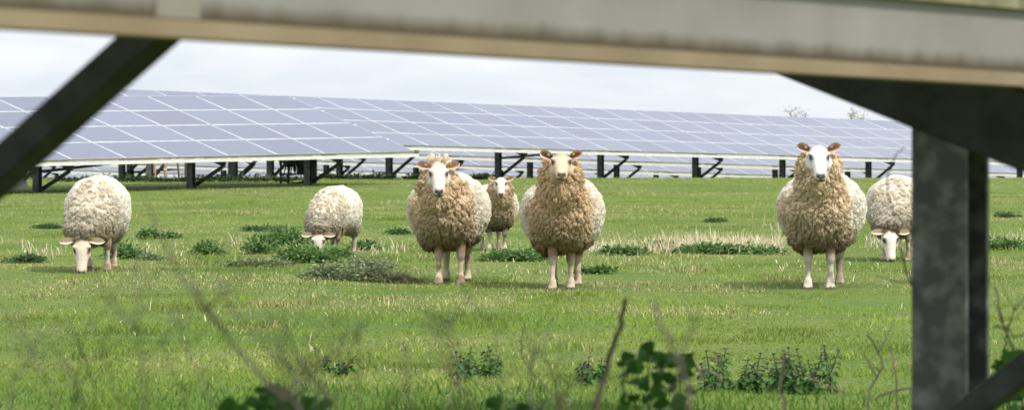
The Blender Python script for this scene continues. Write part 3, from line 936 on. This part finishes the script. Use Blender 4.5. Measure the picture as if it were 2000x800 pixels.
    mouth = np.clip(1.4 - np.abs(hu + .048 - .16 * np.abs(hx)) / .0065, 0, 1) * (hf > .222) * 1.3
    mark = np.clip(np.maximum(np.maximum(nose * .80, nost), np.maximum(sep, mouth)), 0, 1)[:, None] * infc[:, None]
    Cs = Cs * (1 - mark) + np.array([.05, .038, .034]) * mark
    ax_ = np.abs(hx)
    qd = np.stack([ax_ - .061, hu - .026, hf - .084], -1); dd_ = np.array([-.36, .05, .93]); al = qd @ dd_
    pe = np.sqrt(np.maximum((qd ** 2).sum(1) - al ** 2, 0))
    ey = np.clip(1.7 - np.hypot(al / .032, pe / .017), 0, 1) * infc
    Cs = Cs * (1 - ey[:, None] * .93) + np.array([.03, .02, .016]) * ey[:, None] * .93
    tear = np.clip(1 - np.hypot((hf - .118) / .045, (hu - .000) / .022), 0, 1) * (np.abs(hx) > .03) * infc * .5
    Cs = Cs * (1 - tear[:, None] * np.array([.25, .45, .55]))
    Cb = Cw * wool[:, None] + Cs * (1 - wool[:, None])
    # ears and eyeballs belong to the same body mesh
    VV, CC, faces, fm = [V], [Cb], [Q], [0] * len(Q)
    base_i = n
    ears = []
    for sd in (-1, 1):
        ev, ef, ec, eb, eax, efa, eacr = ear_mesh(2.0 if pose == 'graze' else 3.6, sd, .102 * (1.25 if pose == 'graze' else 1) * hd.get('ear_len', 1.0), .072, hO, Lx, U, Fv, hd['ear_spread'], hd['ear_lift'], hd['ear_fwd'])
        if pose == 'graze': ec = [np.array(c) * .25 + np.array([.74, .64, .52]) * .75 for c in ec]
        else: ec = [np.array(c) * (lk['ear_in'] if c[1] < .33 else 1) for c in ec]
        VV.append(np.array(ev)); CC.append(np.array(ec)); faces.append(np.array(ef) + base_i); fm += [0] * len(ef); base_i += len(ev)
        ears.append((eb, eax, efa, eacr))
    for sd in (-1, 1):
        b2 = bmesh.new()
        bmesh.ops.create_icosphere(b2, subdivisions=2, radius=1.0, matrix=Matrix.Translation(hO + Lx * sd * .0590 + U * .021 + Fv * .080) @ Rm.to_4x4() @ Matrix.Diagonal((.013, .017, .011, 1)))
        b2.verts.ensure_lookup_table()
        VV.append(np.array([v.co[:] for v in b2.verts])); ff = np.array([[v.index for v in f.verts] for f in b2.faces]) + base_i
        CC.append(np.full((len(b2.verts), 3), .02)); faces.append(ff); fm += [1] * len(ff); base_i += len(b2.verts); b2.free()
    me = np_mesh('body', np.concatenate(VV), faces, [M_BODY, M_EYE], fm, np.concatenate(CC), smooth=True)
    root = empty(name, (X, Y + (.35 if pose == 'alert' else .45) * scale, 0))
    root.rotation_euler = (0, 0, R(yaw)); root.scale = (scale,) * 3
    # put the front feet on the photo's foot point
    fx = np.mean([h[0] for h in hooves[:2]]); fy = np.mean([h[1] for h in hooves[:2]])
    cw, sw = math.cos(R(yaw)), math.sin(R(yaw))
    root.location = (X - scale * (cw * fx - sw * fy), Y - scale * (sw * fx + cw * fy), 0)
    root.location.z = float(gz(root.location.x, root.location.y)) - .012
    tag(root, label, 'sheep', 'sheep in the field')
    link('body', me, root)
    # ear tags
    for (eb, eax, efa, eacr), m_, big in ((ears[1], M_YELLOW, .75), (ears[0], M_PALETAG, 1.0)):
        c = eb + eax * .034 + efa * .010 - eacr * .016 * (1 if m_ is M_YELLOW else -1)
        Mx = Matrix((eax, efa, eacr)).transposed().to_4x4(); Mx.translation = c
        if pose == 'graze' and m_ is M_PALETAG: continue
        MB().box((.024 * big, .006, .026 * big), Mx, .003).build('ear_tag', m_, root)

    # ---- fleece: tapered locks of wool
    tri = np.concatenate([Q[:, [0, 1, 2]], Q[:, [0, 2, 3]]])
    wt = wool[tri].min(1)
    ar = .5 * np.linalg.norm(np.cross(V[tri[:, 1]] - V[tri[:, 0]], V[tri[:, 2]] - V[tri[:, 0]]), axis=1) * (wt > .6)
    NS = int(92000 * max(.6, scale))
    ti = r.choice(len(tri), NS, p=ar / ar.sum())
    w1 = r.random((NS, 1)); w2 = r.random((NS, 1)); fl = (w1 + w2) > 1; w1 = np.where(fl, 1 - w1, w1); w2 = np.where(fl, 1 - w2, w2)
    T = tri[ti]
    P = V[T[:, 0]] * (1 - w1 - w2) + V[T[:, 1]] * w1 + V[T[:, 2]] * w2
    Nv = Nn[T[:, 0]]; lum = lump[T[:, 0]]
    K = 3000
    ck = r.choice(NS, K, replace=False)
    from mathutils.kdtree import KDTree
    kd = KDTree(K)
    for i_, q_ in enumerate(P[ck]): kd.insert(q_, i_)
    kd.balance()
    best = np.array([kd.find(q_)[1] for q_ in P], np.int64)
    lock_r = r.normal(0, 1, K); lock_dir = r.normal(0, 1, (K, 3))
    frontness = smooth01((-.05 - P[:, 1]) / .35)
    Ln = (.015 + .024 * frontness + .012 * smooth01((.5 - P[:, 2]) / .15)) * r.uniform(.75, 1.2, NS)
    if pose == 'graze': Ln *= .85
    if lk['tuft']:
        dt = np.linalg.norm(P - np.array(hO + Vector((0, .035, .075))), axis=1); Ln = np.where(dt < .10, .045 * r.uniform(.7, 1.2, NS), Ln)
    down = np.array([0, 0, -1.0])
    dirn = Nv * .50 + down * (.35 + .40 * frontness)[:, None] + lock_dir[best] * .38 + r.normal(0, .20, (NS, 3))
    if lk['tuft']: dirn = np.where((dt < .10)[:, None], Nv * .5 + np.array([0, -.1, 1.0]) * .7 + r.normal(0, .12, (NS, 3)), dirn)
    dirn /= np.linalg.norm(dirn, axis=1, keepdims=True)
    ld_ = Nv[ck] * .50 + down * (.35 + .40 * frontness[ck])[:, None] + lock_dir * .38; ld_ /= np.linalg.norm(ld_, axis=1, keepdims=True)
    ctip = P[ck] + ld_ * (Ln[ck] * r.uniform(.8, 1.5, K))[:, None]
    tip0 = P + dirn * Ln[:, None]
    pull = r.uniform(.05, .42, (NS, 1)) + (.24 if pose == 'alert' else .06) * frontness[:, None]
    tip = tip0 * (1 - pull) + ctip[best] * pull
    lim = tip - P; ll = np.linalg.norm(lim, axis=1, keepdims=True); tip = P + lim * np.minimum(1, 1.9 * Ln[:, None] / ll)
    mid = P + (tip - P) * .5 + Nv * (Ln * .20)[:, None]
    side = np.cross(dirn, Nv + r.normal(0, .5, (NS, 3))); side /= np.linalg.norm(side, axis=1, keepdims=True) + 1e-9
    oth = np.cross(side, dirn)
    wd = r.uniform(.0013, .0025, NS)[:, None]
    root_p = P - Nv * .004
    ring = [side, -side * .5 + oth * .87, -side * .5 - oth * .87]
    VS = np.stack([root_p + a * wd for a in ring] + [mid + a * wd * .8 for a in ring] + [tip], 1).reshape(-1, 3)
    b = np.arange(NS)[:, None] * 7
    q = np.concatenate([b + np.array([[k, (k + 1) % 3, 3 + (k + 1) % 3, 3 + k]]) for k in range(3)])
    t = np.concatenate([b + np.array([[3 + k, 3 + (k + 1) % 3, 6]]) for k in range(3)])
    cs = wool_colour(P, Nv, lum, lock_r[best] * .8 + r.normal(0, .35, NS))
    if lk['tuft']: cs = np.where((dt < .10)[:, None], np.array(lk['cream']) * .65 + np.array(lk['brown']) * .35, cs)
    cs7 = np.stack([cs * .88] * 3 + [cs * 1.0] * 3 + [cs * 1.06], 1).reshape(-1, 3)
    fm_ = np_mesh('fleece', VS, [q, t], [M_WOOL], col=np.clip(cs7 / np.maximum(1, cs7.max(1, keepdims=True) / .96), .01, .97))
    link('fleece', fm_, root)
    return root


make_sheep('sheep', 'standing brown chested sheep with a pale wool tuft on its head, ears held sideways', 878, 557, -1.5, 1.0, 'alert',
           dict(x=-.055, y=-.54, z=.885, pitch=33, yaw=4, ear_lift=.22, ear_spread=1.0), [(-.062, -.33, 0), (.108, -.33, -.02), (-.04, .46, .02), (.125, .52, .02)],
           dict(tuft=True, ear_in=1.0, side=.45), 3, 1.02)
make_sheep('sheep', 'brown chested sheep walking forward with raised muzzle and dark upright ears', 1097, 565, -3, 1.0, 'alert',
           dict(x=.015, y=-.58, z=.965, pitch=18, yaw=3, ear_lift=.42, ear_spread=1.0), [(-.055, -.36, -.07), (.075, -.28, .03), (-.09, .48, .12), (.10, .50, -.05)],
           dict(face=(.56, .44, .30), brown=(.88, .655, .41), ear_in=.42, tan=.7), 5, 1.0)
make_sheep('sheep', 'small far sheep standing between the two large brown chested sheep', 971, 491, 6, .78, 'alert',
           dict(x=.03, y=-.56, z=.90, pitch=33, yaw=-6, ear_lift=.25), [(-.10, -.33, 0), (.10, -.33, 0), (-.11, .44, 0), (.11, .50, 0)],
           dict(brown=(.80, .62, .40), brownness=1.1, dark=(.07, .045, .03)), 7, 1.0)
make_sheep('sheep', 'white faced sheep standing at right beside the steel post', 1600, 561, -6, 1.05, 'alert',
           dict(x=-.005, y=-.55, z=.985, pitch=33, yaw=6, ear_lift=.38), [(-.085, -.33, -.02), (.075, -.33, 0), (.055, .40, .02), (.12, .50, .0)],
           dict(face=(.62, .60, .57), cream=(.97, .91, .79), brown=(.95, .755, .52), leg=(.56, .49, .41), side=.35, ear_in=.6, tan=.0), 9, 1.02)
make_sheep('sheep', 'leftmost grazing sheep, head down with white ears spread wide', 182, 531, 2, 1.0, 'graze',
           dict(x=-.075, y=-.68, z=.272, pitch=70, yaw=0, ear_lift=-.02, ear_spread=1.0, ear_fwd=.1), [(-.125, -.36, .02), (.115, -.36, 0), (-.11, .48, 0), (.11, .50, 0)],
           dict(face=(.70, .61, .50), cream=(.98, .925, .80), brown=(.92, .79, .58), brownness=.62, belly=.35, leg=(.46, .38, .29), tan=.5), 11, .88)
make_sheep('sheep', 'small grazing sheep with its nose hidden in the nettles', 640, 504, -8, .84, 'graze',
           dict(x=-.04, y=-.68, z=.272, pitch=70, yaw=8, ear_lift=.05, ear_spread=1.0, ear_fwd=.1), [(-.11, -.36, .02), (.125, -.36, 0), (-.11, .48, 0), (.15, .46, 0)],
           dict(face=(.68, .60, .50), cream=(.98, .925, .80), brown=(.92, .79, .58), brownness=.6, belly=.5, leg=(.42, .335, .25)), 13, .86)
make_sheep('sheep', 'grazing sheep half hidden behind the steel post at right', 1750, 509, -8, .98, 'graze',
           dict(x=-.05, y=-.68, z=.285, pitch=66, yaw=22, ear_lift=.12, ear_spread=1.0, ear_fwd=.1), [(-.11, -.30, .02), (.12, -.36, 0), (-.11, .48, 0), (.11, .50, 0)],
           dict(face=(.70, .64, .56), cream=(.98, .925, .80), brown=(.92, .79, .58), brownness=.62, belly=.5), 15, .98)


# ------------------------------------------------------------------ foreground weeds
def weed(pts, Y, r0, r1, m_, lab, name='dry_weed_stem', twigs=0, seed=0, lift=True):
    """pts: photo pixels from the foot upwards at distance Y; the foot is carried down to the ground"""
    rr = random.Random(seed)
    W_ = [at(px, py, Y + i * .05 * rr.uniform(-1, 1)) for i, (px, py) in enumerate(pts)]
    g = Vector((W_[0].x + rr.uniform(-.03, .03), W_[0].y, float(gz(W_[0].x, W_[0].y)) - .03))
    foot_added = W_[0].z > g.z + .02 and lift
    if foot_added: W_ = [g] + W_
    # resample through a spline with a few small kinks
    P = []
    for i in range(len(W_) - 1):
        a, b = W_[i], W_[i + 1]
        p0 = W_[max(0, i - 1)]; p3 = W_[min(len(W_) - 1, i + 2)]
        if foot_added and i == 1: p0 = a - (b - a)
        if foot_added and i == 0: p0, p3 = a - (b - a), b + (b - a)
        for t in (0, .25, .5, .75):
            t2, t3 = t * t, t * t * t
            P.append(.5 * ((2 * a) + (b - p0) * t + (2 * p0 - 5 * a + 4 * b - p3) * t2 + (3 * a - p0 - 3 * b + p3) * t3))
    P.append(W_[-1])
    o = g if lift else W_[0]
    L = len(P)
    m = MB()
    m.tube([p - o + Vector((rr.gauss(0, .002), 0, rr.gauss(0, .002))) for p in P], [r0 + (r1 - r0) * i / (L - 1) for i in range(L)], 6)
    for _ in range(twigs):
        k = rr.randrange(L // 3, L)
        d = Vector((rr.choice((-1, 1)) * rr.uniform(.3, 1), rr.uniform(-.3, .3), rr.uniform(.5, 1.2))).normalized() * rr.uniform(.04, .13)
        p = P[k] - o
        m.tube([p, p + d * .5 + Vector((0, 0, -.004)), p + d], [r1 * .9, r1 * .7, r1 * .4], 5)
    ob = m.build(name, m_, None, True); ob.location = o
    tag(ob, lab, 'weed stem', 'dead weed stems in the foreground')
    return ob


weed([(590, 800), (520, 750), (440, 650), (390, 590), (350, 532)], 5.12, 0.0036, 0.0019, M_TWIG, 'thickest dark dead stem leaning left across the lower left grass', twigs=3, seed=1)
weed([(640, 770), (560, 720), (500, 650), (455, 600), (420, 520)], 4.47, 0.0015, 0.0008, M_TWIG, 'thin dead stem just right of the thickest leaning stem', twigs=5, seed=2)
weed([(285, 800), (275, 700), (268, 600), (260, 515)], 4.0, 0.0020, 0.0011, M_TWIG, 'thin upright dead stem left of the thickest leaning stem', twigs=4, seed=3)
weed([(165, 800), (145, 750), (130, 700)], 4.62, 0.0023, 0.0016, M_TWIG, 'short dead stem near the lower left corner', seed=4)
weed([(420, 800), (380, 720), (350, 640), (340, 590)], 4.5, 0.0017, 0.0008, M_TWIG, 'faint dead stem under the thickest leaning stem', twigs=4, seed=5)
weed([(660, 790), (625, 740), (560, 660), (555, 610)], 4.84, 0.0012, 0.0008, M_TWIG, 'forked dead stem in the lower left with a bent top', twigs=3, seed=6)
weed([(545, 700), (560, 640), (600, 590), (640, 600)], 4.58, 0.0009, 0.0006, M_TWIG, 'hooked thin dead stem above the forked stem', twigs=3, seed=7)
weed([(20, 800), (25, 740), (60, 700), (75, 640)], 4.57, 0.0018, 0.0009, M_TWIG, 'crooked dead stem at the left border', twigs=4, seed=8)
weed([(110, 800), (90, 740), (60, 690), (40, 610)], 4.7, 0.0012, 0.0006, M_TWIG, 'fine dead stem crossing the crooked one at the left border', twigs=4, seed=9)
weed([(800, 800), (790, 730), (782, 665)], 4.5, 0.0021, 0.0012, M_TWIG, 'short grey dead stem left of centre foreground', seed=10)
weed([(920, 800), (890, 740), (865, 690), (850, 650)], 5.2, 0.0013, 0.0006, M_TWIG, 'fine dead stem near the centre foreground', twigs=4, seed=11)
weed([(1095, 800), (1085, 730), (1098, 660)], 6.0, 0.0017, 0.0010, M_TWIG, 'thin dead stem left of the tall grey stem', twigs=5, seed=12)
weed([(1160, 800), (1178, 735), (1198, 680), (1212, 630), (1222, 585)], 7.52, 0.0068, 0.0041, M_TWIG, 'tall grey dead stem leaning right beside the bramble', seed=13)
weed([(1345, 760), (1322, 700), (1300, 650), (1275, 590)], 4.73, 0.0035, 0.0022, M_TWIG, 'dark dead stem rising left out of the bramble', seed=14)
weed([(1320, 760), (1325, 700), (1345, 660), (1360, 630)], 5.46, 0.0021, 0.0010, M_TWIG, 'dark dead stem rising right out of the bramble', twigs=2, seed=15)
weed([(1378, 746), (1362, 718), (1346, 690)], 13.5, .0045, .003, M_TWIGPALE, 'straight pale straw leaning left beside the bramble', seed=16, lift=False)
weed([(1412, 745), (1398, 730), (1378, 720), (1360, 722)], 13.0, .0045, .003, M_TWIGPALE, 'bent pale straw beside the bramble', seed=17, lift=False)
weed([(1532, 785), (1524, 760), (1528, 725), (1534, 688)], 13.0, .0055, .0045, M_TWIGPALE, 'single pale upright stem in front of the nettles', seed=18)
weed([(1694, 790), (1700, 755), (1722, 715), (1712, 680), (1694, 652)], 12.5, 0.0042, 0.0031, M_TWIGPALE, 'crooked pale branch left of the steel post', twigs=3, seed=19)
weed([(1750, 745), (1746, 715), (1738, 680)], 13.0, .004, .003, M_TWIGPALE, 'short pale stem between the crooked branch and the steel post', seed=20)
weed([(1790, 755), (1745, 762), (1705, 778)], 12.8, .0045, .003, M_TWIGPALE, 'low pale stem lying against the steel post', seed=21, lift=False)
weed([(1580, 738), (1610, 748), (1650, 765)], 13.2, .004, .003, M_TWIGPALE, 'pale stem lying over the grass right of the nettles', seed=22, lift=False)
weed([(1800, 800), (1790, 590), (1772, 530), (1752, 450), (1734, 360), (1742, 315), (1765, 290)], 9.6, .004, .0012, M_TWIGPURPLE, 'long thin purple bramble shoot arching up left of the steel post', seed=23)
weed([(1800, 800), (1792, 575), (1755, 552), (1705, 536)], 9.7, .003, .0012, M_TWIGPURPLE, 'thin shoot pointing left from the steel post', seed=24)
weed([(1120, 800), (1040, 730), (1018, 690), (1022, 640)], 12.0, .003, .0018, M_TWIGPALE, 'fine pale stem right of the foreground centre', seed=25)
weed([(2010, 730), (1985, 690), (1962, 640), (1945, 560)], 10.5, .004, .002, M_TWIGPURPLE, 'bramble shoot right of the steel post leaning left', twigs=3, seed=26)
weed([(1940, 640), (1962, 640), (1990, 655), (2030, 640)], 9.18, 0.0028, 0.0014, M_TWIG, 'twig lying across the gap right of the steel post', twigs=3, seed=27, lift=False)
weed([(1950, 720), (1965, 660), (1975, 620), (2010, 570)], 10.6, 0.0025, 0.0013, M_TWIG, 'twig leaning right in the gap right of the steel post', twigs=2, seed=28)
rr = random.Random(77)
for i in range(24):   # many more thin dead stems, hard to tell apart
    px = rr.choice([rr.uniform(30, 720), rr.uniform(30, 720), rr.uniform(700, 1150)]); h = rr.uniform(60, 190); lean = rr.uniform(-60, 50)
    weed([(px, 800), (px + lean * .3, 800 - h * .4), (px + lean * .7, 800 - h * .75), (px + lean, 800 - h)], rr.uniform(4.6, 8.0), .0014, .0007, M_TWIG,
         'thin blurred dead weed stem standing in the foreground grass', twigs=5, seed=50 + i)


def leafy(name, label, cx, cy_ground, Y, leaves, leaf, c1, c2, seed, cat='plant', stems=6, broad=.85):
    """plant with broad leaves; leaves: list of (px, py) centres at distance Y"""
    r = np.random.default_rng(seed)
    g = at(cx, 0, Y); g.z = float(gz(g.x, g.y))
    root = empty(name, g); tag(root, label, cat, 'leafy weeds in the foreground')
    P = np.array([list(at(px, py, Y + r.uniform(-.12, .12)) - g) for px, py in leaves])
    for p in P[::max(1, len(P) // stems)]:
        MB().tube([(p[0] * .35 + r.normal(0, .01), p[1] * .3, -.03), (p[0] * .75, p[1] * .7, p[2] * .55), tuple(p)], [.004, .003, .0015], 5).build('stem', M_TWIG, root)
    n = len(P)
    az = r.uniform(0, 2 * np.pi, n); el = r.uniform(-.7, .4, n)
    D = np.stack([np.cos(az) * np.cos(el), np.sin(az) * np.cos(el), np.sin(el)], -1)
    U = np.stack([r.normal(0, .4, n), -.7 + r.normal(0, .4, n), .8 + r.normal(0, .3, n)], -1)
    U -= D * (U * D).sum(1, keepdims=True); U /= np.linalg.norm(U, axis=1, keepdims=True)
    L = leaf * r.uniform(.7, 1.25, n)
    V, fs = leaf_arrays(P - D * (L * .5)[:, None], D, U, L, L * broad, .12)
    t = r.random((n, 1)); C = np.repeat(np.array(c1) * (1 - t) + np.array(c2) * t, 8, axis=0)
    link('leaves', np_mesh('leaves', V, fs, [M_LEAF], col=C), root)
    return root


def cloud(boxes, seed):
    r = random.Random(seed); out = []
    for x0, y0, x1, y1, n in boxes: out += [(r.uniform(x0, x1), r.uniform(y0, y1)) for _ in range(n)]
    return out


G1, G2 = (.045, .14, .018), (.10, .25, .04)
leafy('bramble', 'dark bramble bush with broad leaves in the foreground right of centre', 1275, 800, 9.2,
      [(1266, 676), (1258, 690), (1276, 690)] + cloud([(1215, 690, 1290, 780, 26), (1290, 692, 1345, 712, 16), (1280, 720, 1350, 800, 20), (1200, 760, 1240, 800, 6)], 5), .042, G1, G2, 1)
leafy('bramble', 'bright broad leaved weed cut by the bottom border left of centre', 540, 800, 8.3,
      cloud([(430, 775, 640, 830, 40), (495, 760, 575, 800, 22)], 6), .045, (.045, .15, .018), (.11, .30, .04), 2)
leafy('bramble', 'low leafy weed at the bottom border near the centre', 1010, 800, 9.6, cloud([(960, 775, 1060, 820, 18)], 8), .04, G1, G2, 3)
leafy('bramble', 'leafy bramble right of the steel post above the brace', 1980, 800, 10.2, cloud([(1945, 690, 2060, 740, 26), (1960, 740, 2050, 800, 12)], 9), .05, G1, G2, 4)


def nettles(label, x0, x1, ytop, ybase, n, seed):
    """upright nettle stems with paired leaves and dark tips"""
    r = np.random.default_rng(seed)
    Y = 1.12 * F / (ybase - HOR)
    g = at((x0 + x1) / 2, 0, Y); g.z = float(gz(g.x, g.y))
    root = empty('nettle_stand', g); tag(root, label, 'nettles', 'nettle stands near the camera')
    Ps, Ds, Us, Ls, Cs = [], [], [], [], []
    for k in range(n):
        px = r.uniform(x0, x1); h = (ybase - ytop) / F * Y * r.uniform(.35, 1.08)
        b = Vector(((px - 1000) / F * Y - g.x, r.uniform(-.25, .25), 0)); tp = b + Vector((r.normal(0, .03), r.normal(0, .03), h))
        MB().tube([b - Vector((0, 0, .03)), (b + tp) / 2 + Vector((r.normal(0, .01), 0, 0)), tp], [.004, .0035, .002], 5).build('stem', M_TWIG, root)
        nl = 8
        for q in range(nl):
            t = .2 + .8 * q / (nl - 1); az = q * 1.57 + r.normal(0, .4)
            for s in (0, math.pi):
                el = r.uniform(-.7, .1) if t < .92 else r.uniform(.1, .7)
                d = np.array([math.cos(az + s) * math.cos(el), math.sin(az + s) * math.cos(el), math.sin(el)])
                Ps.append(np.array(b + (tp - b) * t)); Ds.append(d); Us.append(np.array([-d[0] * d[2], -d[1] * d[2], 1.0]) + r.normal(0, .15, 3))
                Ls.append(.062 * r.uniform(.7, 1.1) * (1.05 - .5 * t))
                Cs.append(np.array([.055, .13, .028]) * r.uniform(.6, 1.6) if t < .85 else np.array([.055, .055, .04]) * r.uniform(.7, 1.3))
    D = np.array(Ds); U = np.array(Us); U -= D * (U * D).sum(1, keepdims=True); U /= np.linalg.norm(U, axis=1, keepdims=True)
    L = np.array(Ls)
    V, fs = leaf_arrays(np.array(Ps), D, U, L, L * .6)
    link('leaves', np_mesh('leaves', V, fs, [M_LEAF], col=np.repeat(np.array(Cs), 8, axis=0)), root)


nettles('dark topped nettle stand between the bramble and the steel post', 1500, 1635, 682, 762, 21, 1)
nettles('dark topped nettle stand right beside the bramble', 1370, 1500, 684, 760, 16, 2)
nettles('pair of small nettles left of the foreground centre', 638, 680, 680, 735, 4, 3)
nettles('small dark nettles at the foreground centre', 890, 970, 690, 745, 8, 4)
nettles('small nettle left of the tall grey stem', 1130, 1180, 700, 748, 6, 5)


# ------------------------------------------------------------------ far trees seen over the panels
def far_tree(px, py_top, py_bot, wpx, Y, label, seed):
    r = random.Random(seed)
    s = F / Y
    X = (px - 1000) / F * Y
    zb = float(gz(X, Y)); zt = CAMZ - (py_top - HOR) / s
    root = empty('bare_tree', (X, Y, zb)); tag(root, label, 'tree', 'far trees above the panels')
    H = zt - zb
    t = MB(); t.tube([(0, 0, -.3), (.05, 0, H * .3), (0, 0, H * .6)], [.28, .22, .12], 8)
    tips = []
    cw = wpx / s / 2
    for k in range(17):
        a = r.uniform(0, 6.28); z0 = H * r.uniform(.35, .6)
        e = Vector((math.cos(a) * cw * r.uniform(.3, 1.0), math.sin(a) * cw * .7, H * r.uniform(.74, 1.0)))
        md = Vector((e.x * .4, e.y * .4, z0 + (e.z - z0) * .6))
        t.tube([(0, 0, z0), md, e], [.06, .035, .012], 5)
        for q in range(5):
            tt = r.uniform(.4, 1); p = md + (e - md) * tt
            d = Vector((r.gauss(0, .25), r.gauss(0, .25), r.uniform(.1, .45)))
            t.tube([p, p + d], [.016, .007], 4); tips.append(p + d); tips.append(p + d * .5)
    t.build('trunk', M_FARTWIG, root)
    n = len(tips) * 3
    g = np.random.default_rng(seed)
    P = np.repeat(np.array([list(x) for x in tips]), 3, axis=0) + g.normal(0, .10, (n, 3))
    D = g.normal(0, 1, (n, 3)); D /= np.linalg.norm(D, axis=1, keepdims=True)
    U = g.normal(0, 1, (n, 3)); U -= D * (U * D).sum(1, keepdims=True); U /= np.linalg.norm(U, axis=1, keepdims=True)
    L = g.uniform(.06, .12, n)
    V, fs = leaf_arrays(P, D, U, L, L * .6)
    tt = g.random((n, 1)); C = np.repeat(np.array([.18, .22, .12]) * (1 - tt) + np.array([.30, .34, .20]) * tt, 8, axis=0)
    link('crown', np_mesh('crown', V, fs, [M_LEAF], col=C), root)


far_tree(1560, 212, 240, 54, 230, 'left one of two sparse trees showing above the far panels', 3)
far_tree(1676, 219, 245, 58, 235, 'right one of two sparse trees showing above the far panels', 4)

# ------------------------------------------------------------------ light, sky, camera
SUN_AZ = Vector((.74, -.67, 0)).normalized()
SUN_EL = 50.0
d = Vector((SUN_AZ.x * math.cos(R(SUN_EL)), SUN_AZ.y * math.cos(R(SUN_EL)), math.sin(R(SUN_EL))))
sl = bpy.data.lights.new('sun', 'SUN'); sl.energy = 3.4; sl.angle = R(1.5); sl.color = (1.0, .955, .88)
so = bpy.data.objects.new('sun', sl); COL.objects.link(so); so.rotation_euler = (-d).to_track_quat('-Z', 'Y').to_euler(); so.location = (20, -10, 30)

wd = bpy.data.worlds.new('World'); SC.world = wd; wd.use_nodes = True
N, L = wd.node_tree.nodes, wd.node_tree.links
bg = N['Background']; bg.inputs['Strength'].default_value = .10
sky = N.new('ShaderNodeTexSky'); sky.sky_type = 'NISHITA'; sky.sun_disc = False
sky.sun_elevation = R(SUN_EL); sky.sun_rotation = math.atan2(SUN_AZ.x, SUN_AZ.y)
sky.air_density = 1.0; sky.dust_density = 1.2
tc = N.new('ShaderNodeTexCoord'); mp = N.new('ShaderNodeMapping'); mp.inputs['Scale'].default_value = (9, 9, 34); mp.inputs['Location'].default_value = (3.1, 0.4, 0)
nz = N.new('ShaderNodeTexNoise'); nz.inputs['Scale'].default_value = 1.0; nz.inputs['Detail'].default_value = 7; nz.inputs['Roughness'].default_value = .55
cr = N.new('ShaderNodeValToRGB'); cr.color_ramp.elements[0].position = .36; cr.color_ramp.elements[1].position = .66
cr.color_ramp.elements[0].color = (6.7, 7.5, 8.5, 1); cr.color_ramp.elements[1].color = (9.9, 10.0, 10.2, 1)
mx = N.new('ShaderNodeMix'); mx.data_type = 'RGBA'; mx.inputs[0].default_value = .86
L.new(tc.outputs['Generated'], mp.inputs[0]); L.new(mp.outputs[0], nz.inputs['Vector']); L.new(nz.outputs[0], cr.inputs[0]); L.new(cr.outputs[0], mx.inputs[7])
# an overcast sky is brighter overhead than at the horizon
sx_ = N.new('ShaderNodeSeparateXYZ'); L.new(tc.outputs['Generated'], sx_.inputs[0])
br = N.new('ShaderNodeMapRange'); br.inputs[1].default_value = .0; br.inputs[2].default_value = 1.0; br.inputs[3].default_value = 1.0; br.inputs[4].default_value = 2.1; L.new(sx_.outputs[2], br.inputs[0])
ml = N.new('ShaderNodeMix'); ml.data_type = 'RGBA'; ml.blend_type = 'MULTIPLY'; ml.inputs[0].default_value = 1
ml.clamp_result = False
L.new(sky.outputs[0], mx.inputs[6]); L.new(mx.outputs[2], ml.inputs[6]); L.new(br.outputs[0], ml.inputs[7]); L.new(ml.outputs[2], bg.inputs['Color'])

cam = bpy.data.cameras.new('camera'); co = bpy.data.objects.new('camera', cam); COL.objects.link(co)
co.location = (0, 0, CAMZ); co.rotation_euler = (R(90), 0, 0)
cam.sensor_width = 36; cam.lens = 36 * F / 2000; cam.shift_y = -(400 - HOR) / 2000
cam.clip_start = .1; cam.clip_end = 5000
cam.dof.use_dof = True; cam.dof.focus_distance = 30.5; cam.dof.aperture_fstop = 9.2
SC.camera = co
vs = SC.view_settings; vs.view_transform = 'Standard'; vs.look = 'None'; vs.exposure = 0.2; vs.gamma = 1.0
